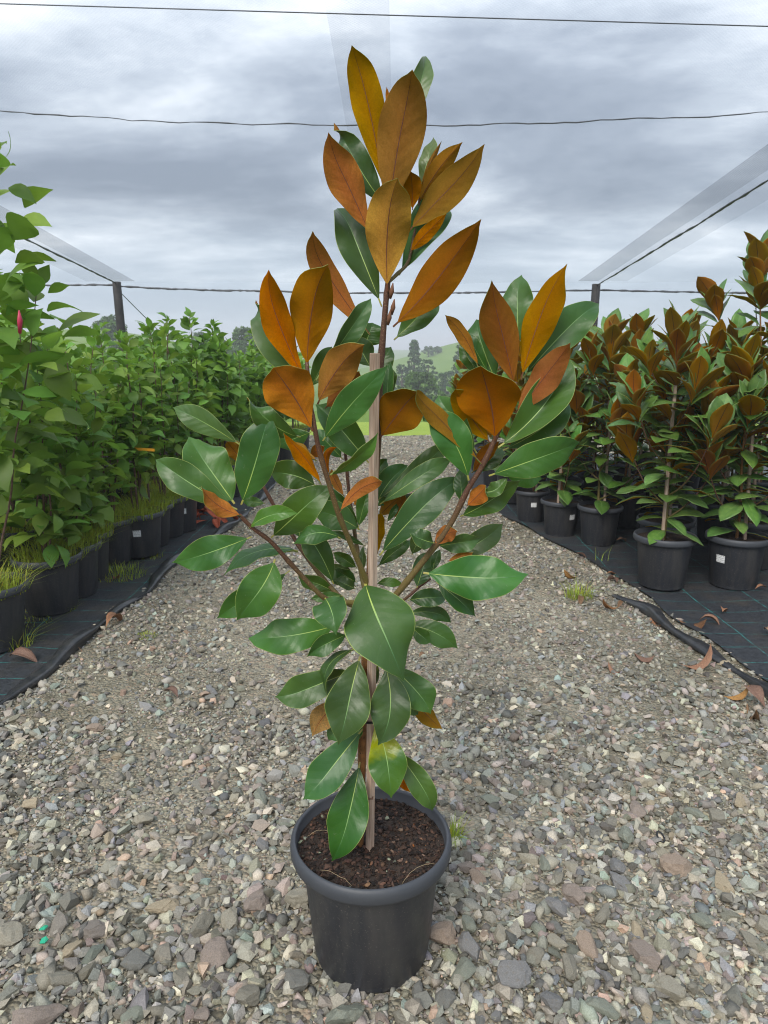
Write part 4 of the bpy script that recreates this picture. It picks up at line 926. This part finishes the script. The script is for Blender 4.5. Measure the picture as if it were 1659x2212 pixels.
# ------------------------------------------------------------------ magnolias on the other side
def magnolia(x, y, h, seed, label, sc=1.0, stick=None, lean=(0, 0), L0=.21, nbr=None):
    rr = random.Random(seed); root = empty('potted_magnolia', (x, y, .012)); tag(root, label, 'potted magnolia', 'brown-backed magnolias in black pots')
    p = make_pot(root, sc)
    if stick is not None: sticker(p, stick)
    z0 = .22 * sc; pts = [Vector((rr.gauss(0, .01) + lean[0] * t * t, rr.gauss(0, .01) + lean[1] * t * t, z0 + (h - .12 - z0) * t)) for t in (0, .25, .5, .75, 1)]
    path = resample(pts, 20)
    tr_ = quick('trunk', MB().tube(path, [.0095 * (1 - .65 * i / 19) for i in range(20)], 7).me('trunk', M['branch'] if rr.random() < .3 else M['trunk']), root, Matrix.Identity(4))
    sx = rr.choice((-1, 1)) * .022; sh = h * rr.uniform(.55, .78)
    quick('stake', MB().box((sx, -.012, (z0 + sh) / 2 - .01), .014, .014, sh - z0, Matrix.Rotation(rr.gauss(0, .02), 3, 'Y')).me('stake', M['stake'], False), root, Matrix.Identity(4))
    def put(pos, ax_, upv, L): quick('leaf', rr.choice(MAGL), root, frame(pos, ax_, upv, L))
    def rosette(pos, ax_, n, L, open_):
        ax_ = Vector(ax_).normalized(); a1 = ax_.orthogonal().normalized(); a2 = ax_.cross(a1); a = rr.uniform(0, 6)
        for i in range(n):
            a += 2.4 + rr.gauss(0, .25); th = open_ * (.35 + .75 * i / n) + rr.gauss(0, .08); out = a1 * math.cos(a) + a2 * math.sin(a)
            d = ax_ * math.cos(th) + out * math.sin(th); put(Vector(pos) - ax_ * (.10 * i / n), d, ax_ * .8 - out * math.cos(th) * 1.0 + Vector((0, 0, .15)), L * rr.uniform(.75, 1.12))
    rosette(path[-1], Vector((lean[0], lean[1], h)), 10, L0, .65); rosette(path[-3], Vector((lean[0], lean[1], h)), 6, L0, 1.0)
    nb_ = nbr or rr.choice((6, 7, 8, 9)); az = rr.uniform(0, 6)
    for b in range(nb_):
        t = .16 + .68 * b / nb_ + rr.uniform(-.03, .03); q = t * 19; j = int(q); bp = path[j]; az += 2.4 + rr.gauss(0, .3); out = Vector((math.cos(az), math.sin(az), 0))
        bl = (.34 - .18 * (b / nb_)) * rr.uniform(.8, 1.15) * h / 1.45; e1 = bp + out * bl * .62 + Vector((0, 0, bl * .55)); e2 = e1 + out * bl * .28 + Vector((0, 0, bl * .55))
        bpth = resample([bp, bp + out * bl * .3 + Vector((0, 0, bl * .2)), e1, e2], 9)
        quick('branch', MB().tube(bpth, [.005 - .0025 * i / 8 for i in range(9)], 6).me('branch', M['branch']), tr_, Matrix.Identity(4))
        rosette(e2, (e2 - e1) + Vector((0, 0, .12)), rr.choice((8, 9, 10)), L0 * rr.uniform(.8, 1.0), .72)
        for i in range(3):
            pp = bpth[2 + 2 * i]; a = rr.uniform(0, 6.28); d = Vector((math.cos(a), math.sin(a), rr.uniform(-.2, .5))); put(pp, d, (0, 0, 1), L0 * rr.uniform(.7, 1.0))
    for i in range(40):                                 # leaves on the trunk, the low ones hanging
        t = .11 + .80 * i / 40; q = t * 19; j = int(q); az += 2.4; lo_ = max(0, .5 - t) * 1.6
        put(path[j], (math.cos(az), math.sin(az), max(rr.gauss(.35, .3) - lo_ * 1.2, -.15 if t < .28 else -.8)), (0, 0, 1), L0 * rr.uniform(.7, 1.0))
    return root
MF = 'brown-backed magnolia in unlabelled black pot in the front line along the magnolia mat edge'
MS = 'brown-backed magnolia in stickered black pot in the front line along the magnolia mat edge'
MBk = 'brown-backed magnolia crowded in the block behind the front line of magnolias'
for i, (x, y, h, lab, sc_, st, ln) in enumerate([(1.55, 3.78, 1.43, 'staked magnolia whose pot stands foremost on the mat, nearest its bare corner', 1.0, None, (-.03, 0)), (1.95, 3.78, 1.28, 'magnolia with a bent stem and stickered pot beside the foremost staked magnolia', 1.0, -2.6, (-.10, -.05)), (1.70, 4.16, 1.40, MBk, 1.0, None, (0, 0)), (1.455, 4.66, 1.43, MF, .90, None, (0, 0)), (1.25, 4.88, 1.44, MS, .87, -1.1, (0, 0)), (1.13, 5.32, 1.40, MS, .82, -1.6, (0, 0)),
        (2.22, 4.15, 1.84, 'tallest of the brown-backed magnolias, rising above the whole block', 1.0, None, (-.14, -.03)), (2.28, 4.72, 1.42, MBk, .95, None, (0, 0)), (2.1, 5.12, 1.45, 'magnolia in stickered pot behind the foremost staked magnolia', .95, -1.6, (0, 0)), (1.78, 5.15, 1.46, MBk, .9, None, (0, 0)), (2.45, 3.62, 1.30, MBk, 1.0, None, (-.05, 0))]):
    magnolia(x, y, h, 50 + i, lab, sc_, st, ln, .235, 10 if i in (0, 1, 6) else 9)
for i, (x, y) in enumerate([(1.45, 5.6), (1.10, 6.0), (1.36, 6.2), (1.78, 5.9), (2.2, 5.7), (2.6, 5.25), (2.7, 4.45), (1.08, 6.8), (1.40, 7.0), (1.72, 6.75), (2.15, 6.5), (2.62, 6.1), (3.02, 5.6), (3.12, 4.9), (1.06, 7.6), (1.4, 7.8), (1.08, 8.3), (1.75, 7.6), (2.1, 7.4), (2.6, 7.1), (3.05, 6.6)]):
    magnolia(x, y, rs.uniform(1.18, 1.48), 90 + i, MBk if y < 5.8 else ('brown-backed magnolia in the far rear of the magnolia block' if x > 1.25 else 'brown-backed magnolia past the stickered pots, along the far mat edge'), .9, None)

# ------------------------------------------------------------------ shade structure: posts, wires, net
def roof_z(y): return 2.16 + .10 * (10.3 - y)
pl, pr = P(252, 612, 10.3), P(1288, 617, 10.3)
for q, lab in ((pl, 'dark timber post rising out of the leafy shrubs'), (pr, 'dark timber post rising behind the brown-backed magnolias')):
    o = MB().tube([(q.x + .10 * (1 if q.x < 0 else -1) * (1 - t) * .35, 10.3, -.3 + (q.z + .32) * t) for t in np.linspace(0, 1, 8).tolist()], [.064, .063, .062, .061, .060, .060, .059, .058], 14).build('post', M['post'], smooth=True)
    tag(o, lab, 'post')
def wire(a, b, r, name, lab, sag=.0, fuzz=0.0, seed=1):
    rr = random.Random(seed); n = 140 if fuzz else 40; pts, rad = [], []; ws = 0.0
    for i in range(n + 1):
        t = i / n; p = a.lerp(b, t); p.z -= 4 * sag * t * (1 - t); ws = .8 * ws + rr.gauss(0, fuzz)
        pts.append(p + Vector((0, 0, ws))); rad.append(r * (1 + (rr.uniform(0, 1.2) if fuzz else 0)))
    return tag(MB().tube(pts, rad, 6).build(name, M['wire']), lab, 'wire')
def ext(u0, v0, u1, v1, Y, k=.6):
    a, b = P(u0, v0, Y), P(u1, v1, Y); d = b - a; return a - d * k, b + d * k
wire(*ext(0, 8, 1659, 57, 3.73), .0026, 'support_wire', 'smooth taut cable stretched overhead under the net')
a_, b_ = ext(0, 240, 1659, 242, 4.85); a_.z += .31; b_.z += .31; wire(a_, b_, .0022, 'support_wire', 'fuzzy laced wire sagging slightly overhead along a net seam', .39, .0026, 5)
wire(P(-700, 606, 10.3), pl + Vector((0, 0, -.02)), .008, 'support_wire', 'low wire running from the shrub-side post away from the magnolias', .02, .002, 2)
wire(pl + Vector((0, 0, -.04)), pr + Vector((0, 0, -.06)), .008, 'support_wire', 'low wire stretched between the two dark posts', .06, .002, 3)
wire(pr + Vector((0, 0, -.06)), P(2400, 640, 10.3), .008, 'support_wire', 'low wire running from the magnolia-side post away from the shrubs', .02, .002, 4)
for q, lab, sd_i in ((pl, 'laced wire rising from the shrub-side post overhead', 6), (pr, 'laced wire rising from the magnolia-side post overhead', 7)):
    wire(q, Vector((q.x + (.05 if q.x > 0 else -.05), -1.5, roof_z(-1.5))), .006, 'support_wire', lab, .03, .0016, sd_i)
wire(pl + Vector((.04, 0, -.12)), P(350, 722, 11.6), .006, 'stay_wire', 'thin stay wire slanting down from the shrub-side post')
def net_sheet(name, xs, ys, mat, lab, off=0.0, sag=.05):
    v, f = [], []
    for y in ys:
        for x in xs: v.append((x, y, roof_z(y) + off - sag * abs(math.sin(y * .6)) * (.6 + .4 * math.sin(x * .9)) + .012 * math.sin(x * 3 + y * 2)))
    n = len(xs)
    for i in range(len(ys) - 1):
        for j in range(n - 1): f.append((i * n + j, i * n + j + 1, (i + 1) * n + j + 1, (i + 1) * n + j))
    return mesh(name, v, f, [M[mat]])
net_o = link('shade_net', net_sheet('shade_net', list(np.linspace(-9, 9, 37)), list(np.linspace(-4, 10.3, 40)), 'net', '', .03))
tag(net_o, 'pale translucent shade net stretched overhead across the whole nursery', 'shade net')
for x0, x1, dx, sm_ in ((-.27, .03, .02, 'net_faint'), (pr.x - .26, pr.x + .02, 0, 'net_seam'), (pr.x + .02, pr.x + .42, 0, 'net_faint'), (pl.x - .02, pl.x + .26, 0, 'net_seam'), (pl.x - .42, pl.x - .02, 0, 'net_faint')):
    v, f = [], []; ys = np.linspace(-3, 10.3, 30).tolist()
    for y in ys:
        for x in (x0, x1): v.append((x + dx * (y - 4), y, roof_z(y) + .045))
    for i in range(29): f.append((2 * i, 2 * i + 1, 2 * i + 3, 2 * i + 2))
    link('seam', mesh('seam', v, f, [M[sm_]]), net_o)

# ------------------------------------------------------------------ far trees
def tree(u, vt, wpx, Yd, label, hb=None, shape='round', dens=1.0, tint=(1, 1, 1), seed=0):
    rr = np.random.default_rng(seed + 11); c = P(u, vt, Yd); zg = float(terrain(np.array(c.x), np.array(Yd))); H = c.z - zg; Wd = wpx * pxm(c)
    root = empty('tree', (c.x, Yd, zg)); tag(root, label, 'tree', 'trees on the far hills')
    lm = MB().tube([(0, 0, -.3), (.02 * Wd, 0, H * .25), (0, .02 * Wd, H * .55), (0, 0, H * .85)], [.035 * H + .05, .028 * H + .04, .018 * H + .02, .02], 7)
    for k in range(5):
        a = k * 1.9; lm.tube([(0, 0, H * (.28 + .09 * k)), (math.cos(a) * Wd * .17, math.sin(a) * Wd * .17, H * (.42 + .09 * k)), (math.cos(a) * Wd * .32, math.sin(a) * Wd * .32, H * (.5 + .08 * k))], [.014 * H, .009 * H, .01], 5)
    quick('trunk', lm.me('trunk', M['wood']), root, Matrix.Identity(4))
    nc = int(95 * dens); cl = []
    for k in range(nc):
        t = rr.random(); a = rr.uniform(0, 6.283)
        prof = {'round': math.sin(math.pi * (.12 + .83 * t)) ** .7, 'cone': (1.02 - t) ** .65, 'bush': math.sqrt(max(0, 1 - t * t * .9))}[shape]
        rad = Wd * .5 * prof * rr.uniform(.45, 1.0); z = H * {'round': .22 + .76 * t, 'cone': .08 + .9 * t, 'bush': .02 + .92 * t}[shape]
        cl.append((rad * math.cos(a), rad * math.sin(a), z, Wd * rr.uniform(.05, .13), rr.uniform(.6, 1.4)))
    V, C = [], []
    for cx, cy_, cz, cr, g in cl:
        n = 46; d = rr.normal(size=(n, 3)); d /= np.linalg.norm(d, axis=1)[:, None]; pc = np.array([cx, cy_, cz]) + d * cr * (rr.random((n, 1)) ** .45) * np.array([1, 1, .75])
        sz = Wd * .022 * rr.uniform(.6, 1.5, (n, 1)) + .05; t1 = rr.normal(size=(n, 3)); t1 /= np.linalg.norm(t1, axis=1)[:, None]; t2 = np.cross(t1, rr.normal(size=(n, 3))); t2 /= np.linalg.norm(t2, axis=1)[:, None] + 1e-9
        V.append(np.stack([pc - t1 * sz, pc - t2 * sz * .7, pc + t1 * sz, pc + t2 * sz * .7], 1).reshape(-1, 3)); gg = g * rr.uniform(.8, 1.2, (n, 1)); C.append(np.repeat(np.concatenate([gg * np.array([tint]), np.ones((n, 1))], 1), 4, 0))
    V = np.concatenate(V); o = quick('crown', mesh('crown', V, np.arange(len(V)).reshape(-1, 4), [M['far_leaf']], colr=np.concatenate(C)), root, Matrix.Identity(4)); o['kind'] = 'stuff'
for a in [(527, 708, 105, 80, 'broad round tree on the pasture behind the spiky tops of the shrubs', None, 'round', 1.6), (470, 730, 70, 95, 'smaller round tree touching the broad one behind the shrubs', None, 'round', 1.0), (232, 684, 105, 75, 'round tree showing over the shrubs beside the dark post', None, 'round', 1.4), (580, 765, 60, 90, 'low dark tree at the foot of the broad round tree', None, 'bush', 1.0, (.72, .8, .74)), (430, 716, 40, 110, 'small pale tree beside the broad round tree', None, 'round', .8),
          (895, 731, 52, 105, 'tall narrow dark tree on the far hill slope', None, 'cone', 1.1, (.62, .72, .68)), (868, 785, 50, 100, 'dark bush at the foot of the tall narrow tree', None, 'bush', .8, (.62, .72, .66)), (925, 776, 44, 98, 'mid-sized dark tree between the narrow tree and the pasture', None, 'round', .8, (.66, .76, .68)), (962, 800, 56, 92, 'low dark bush on the pasture below the hilltop', None, 'bush', .9, (.66, .76, .68)),
          (905, 800, 120, 62, 'wide pale green bush in the valley in front of the narrow tree', None, 'bush', 1.8, (1.15, 1.15, .9)), (955, 838, 70, 55, 'small pale bush low in the valley', None, 'bush', 1.0, (1.15, 1.15, .9)), (1005, 735, 64, 98, 'tall grey-green tree half hidden by the staked magnolia', None, 'round', 1.3, (.8, .85, .95)), (926, 748, 30, 170, 'small round tree on the bare hilltop', None, 'round', .6), (945, 749, 22, 172, 'smallest dark tree on the bare hilltop', None, 'round', .5, (.72, .8, .74)), (1120, 760, 120, 80, 'broad tree hidden mostly by the magnolias', None, 'round', 1.0)]:
    tree(*a, seed=int(a[0]))

# ------------------------------------------------------------------ litter, weeds and small things on the ground
DL = [std_leaf(60 + i, 8, .24, .35, .5, mats=[M['dry']] * 5) for i in range(5)]
for i, (u, v, L) in enumerate([(1249, 1252, .09), (1256, 1295, .08), (1332, 1265, .11), (1309, 1245, .07), (1426, 1357, .12), (1466, 1348, .13), (1470, 1445, .15), (1413, 1425, .10), (1560, 1518, .10), (1612, 1535, .13), (1650, 1542, .12), (1239, 1207, .08), (1346, 1307, .06), (1336, 1318, .10), (1510, 1348, .09), (1560, 1330, .08), (1650, 1370, .08), (1330, 1175, .09), (1630, 1283, .07), (230, 1363, .14), (170, 1406, .12), (22, 1429, .13), (385, 1521, .08), (245, 1253, .08), (1340, 1462, .07), (905, 1432, .04), (905, 1050, .10), (940, 1060, .08)]):
    g = G(u, v); o = link('fallen_leaf', DL[i % 5]); onmat = g.x > float(exr(g.y)) or g.x < float(exl(g.y)) - .02
    o.location = (g.x, g.y, gz(g.x, g.y) + .022); o.scale = (L,) * 3; o.rotation_euler = (rs.gauss(0, .25), rs.gauss(0, .25) + (3.14 if rs.random() < .5 else 0), rs.uniform(0, 6.28))
    tag(o, 'curled dry brown leaf lying on the weed mat' if onmat else 'curled dry brown leaf lying on the gravel', 'fallen leaf', 'dry leaves on the weed mat' if onmat else 'dry leaves on the gravel')
g = G(462, 1131); rt = empty('litter_heap', (g.x, g.y, .012)); tag(rt, 'crumpled orange-red litter heap on the weed mat past the shrub pots', 'litter')
for i in range(9): quick('scrap', DL[i % 5].copy() if False else std_leaf(80 + i, 7, .26, .4, .4, mats=[M['litter']] * 5), rt, frame((rs.uniform(-.13, .10), rs.uniform(-.05, .05), .02 + .012 * (i % 3)), (rs.uniform(-1, 1), rs.gauss(0, .4), rs.gauss(0, .15)), (rs.gauss(0, .2), 0, 1), rs.uniform(.13, .2)))
def clump(u, v, n, rad, h, lab, seed, spread=.9):
    g = G(u, v); V, F, C = blades(n, rad, h, random.Random(seed), 0, spread, .0018)
    o = link('weed_clump', mesh('weed_clump', V, F, [M['weed']], colr=C)); o.location = (g.x, g.y, gz(g.x, g.y) + .004); tag(o, lab, 'weed', kind=None)
clump(978, 1812, 90, .022, .055, 'tuft of bright green weed growing against the big pot', 1); clump(1250, 1290, 150, .07, .10, 'bright green grassy weed growing in gravel beside the magnolia mat', 2)
clump(318, 1376, 120, .05, .012, 'flat patch of yellowish moss on the gravel by the rolled plastic', 3); clump(255, 1245, 260, .16, .07, 'spreading weeds on the mat between two shrub pots', 4); clump(38, 1400, 60, .06, .13, 'dry straggly weed at the foot of the tallest shrub pot', 5)
clump(60, 1342, 120, .12, .025, 'low weeds ringing the foot of the wide shrub pot', 6); clump(330, 1205, 90, .07, .04, 'small weeds at the foot of the stickered shrub pot', 7); clump(145, 1322, 70, .04, .06, 'small dry weeds between the wide pot and its neighbour', 8); clump(1300, 1215, 8, .06, .13, 'few long grass blades growing through the magnolia mat edge', 9)
for u, v in ((96, 2020), (97, 2048)):
    g = G(u, v); o = link('plastic_scrap', mesh('plastic_scrap', [(-.007, -.006, 0), (.006, -.008, .003), (.008, .005, 0), (.001, .009, .004), (-.008, .006, .001), (-.007, -.006, -.002), (.006, -.008, .001), (.008, .005, -.002), (.001, .009, .002), (-.008, .006, -.001)], [(0, 1, 2, 3, 4), (9, 8, 7, 6, 5), (0, 5, 6, 1), (1, 6, 7, 2), (2, 7, 8, 3), (3, 8, 9, 4), (4, 9, 5, 0)], [M['green plastic']], None, False))
    o.location = (g.x, g.y, gz(g.x, g.y) + .016); tag(o, 'torn scrap of bright green plastic on the gravel', 'plastic scrap', 'green plastic scraps')
g = G(1426, 1820); o = MB().tube([(g.x + .008 * math.cos(a), g.y + .017 * math.sin(a), .018 + .003 * math.sin(a)) for a in np.linspace(0, 6.283, 25).tolist()], .0025, 6).build('buckle', M['tie']); tag(o, 'small black oval buckle ring lying among the stones', 'buckle')
o = MB().tube(resample([G(1007, 985, .30), G(1008, 1005, .15), G(1006, 1025, .02), G(985, 1032, .02), G(962, 1036, .02)], 20), .013, 7).build('hose', M['pink hose']); tag(o, 'pink hose draped down onto the mat at the far magnolias', 'hose')
t_ = P(312, 971, foot(288, 1210)[1] - .03); o = MB().box(t_, .125, .002, .017, Matrix.Rotation(.06, 3, 'Y')).build('plant_tag', M['orange tape'], smooth=False); tag(o, 'bright orange plastic tag tied among the shrub stems', 'plant tag')
MB().tube([P(43, 720, 2.70), P(43, 692, 2.69), P(41, 670, 2.69)], [.006, .010, .002], 8).build('flower_bud', M['red bud'], tall_shrub)

# ------------------------------------------------------------------ damp air over the far hills
m = bpy.data.materials.new('damp air'); m.use_nodes = True; nt = m.node_tree; nt.nodes.clear()
pv = nt.nodes.new('ShaderNodeVolumePrincipled'); pv.inputs['Color'].default_value = (0.93, 0.96, 1.0, 1); pv.inputs['Density'].default_value = 0.0021
mo = nt.nodes.new('ShaderNodeOutputMaterial'); nt.links.new(pv.outputs[0], mo.inputs['Volume'])
hz = MB().box((0, 720, 2.5), 1900, 1600, 25).build('haze', m, smooth=False); tag(hz, 'pale damp air between the nursery and the far hills', 'haze', kind='stuff')
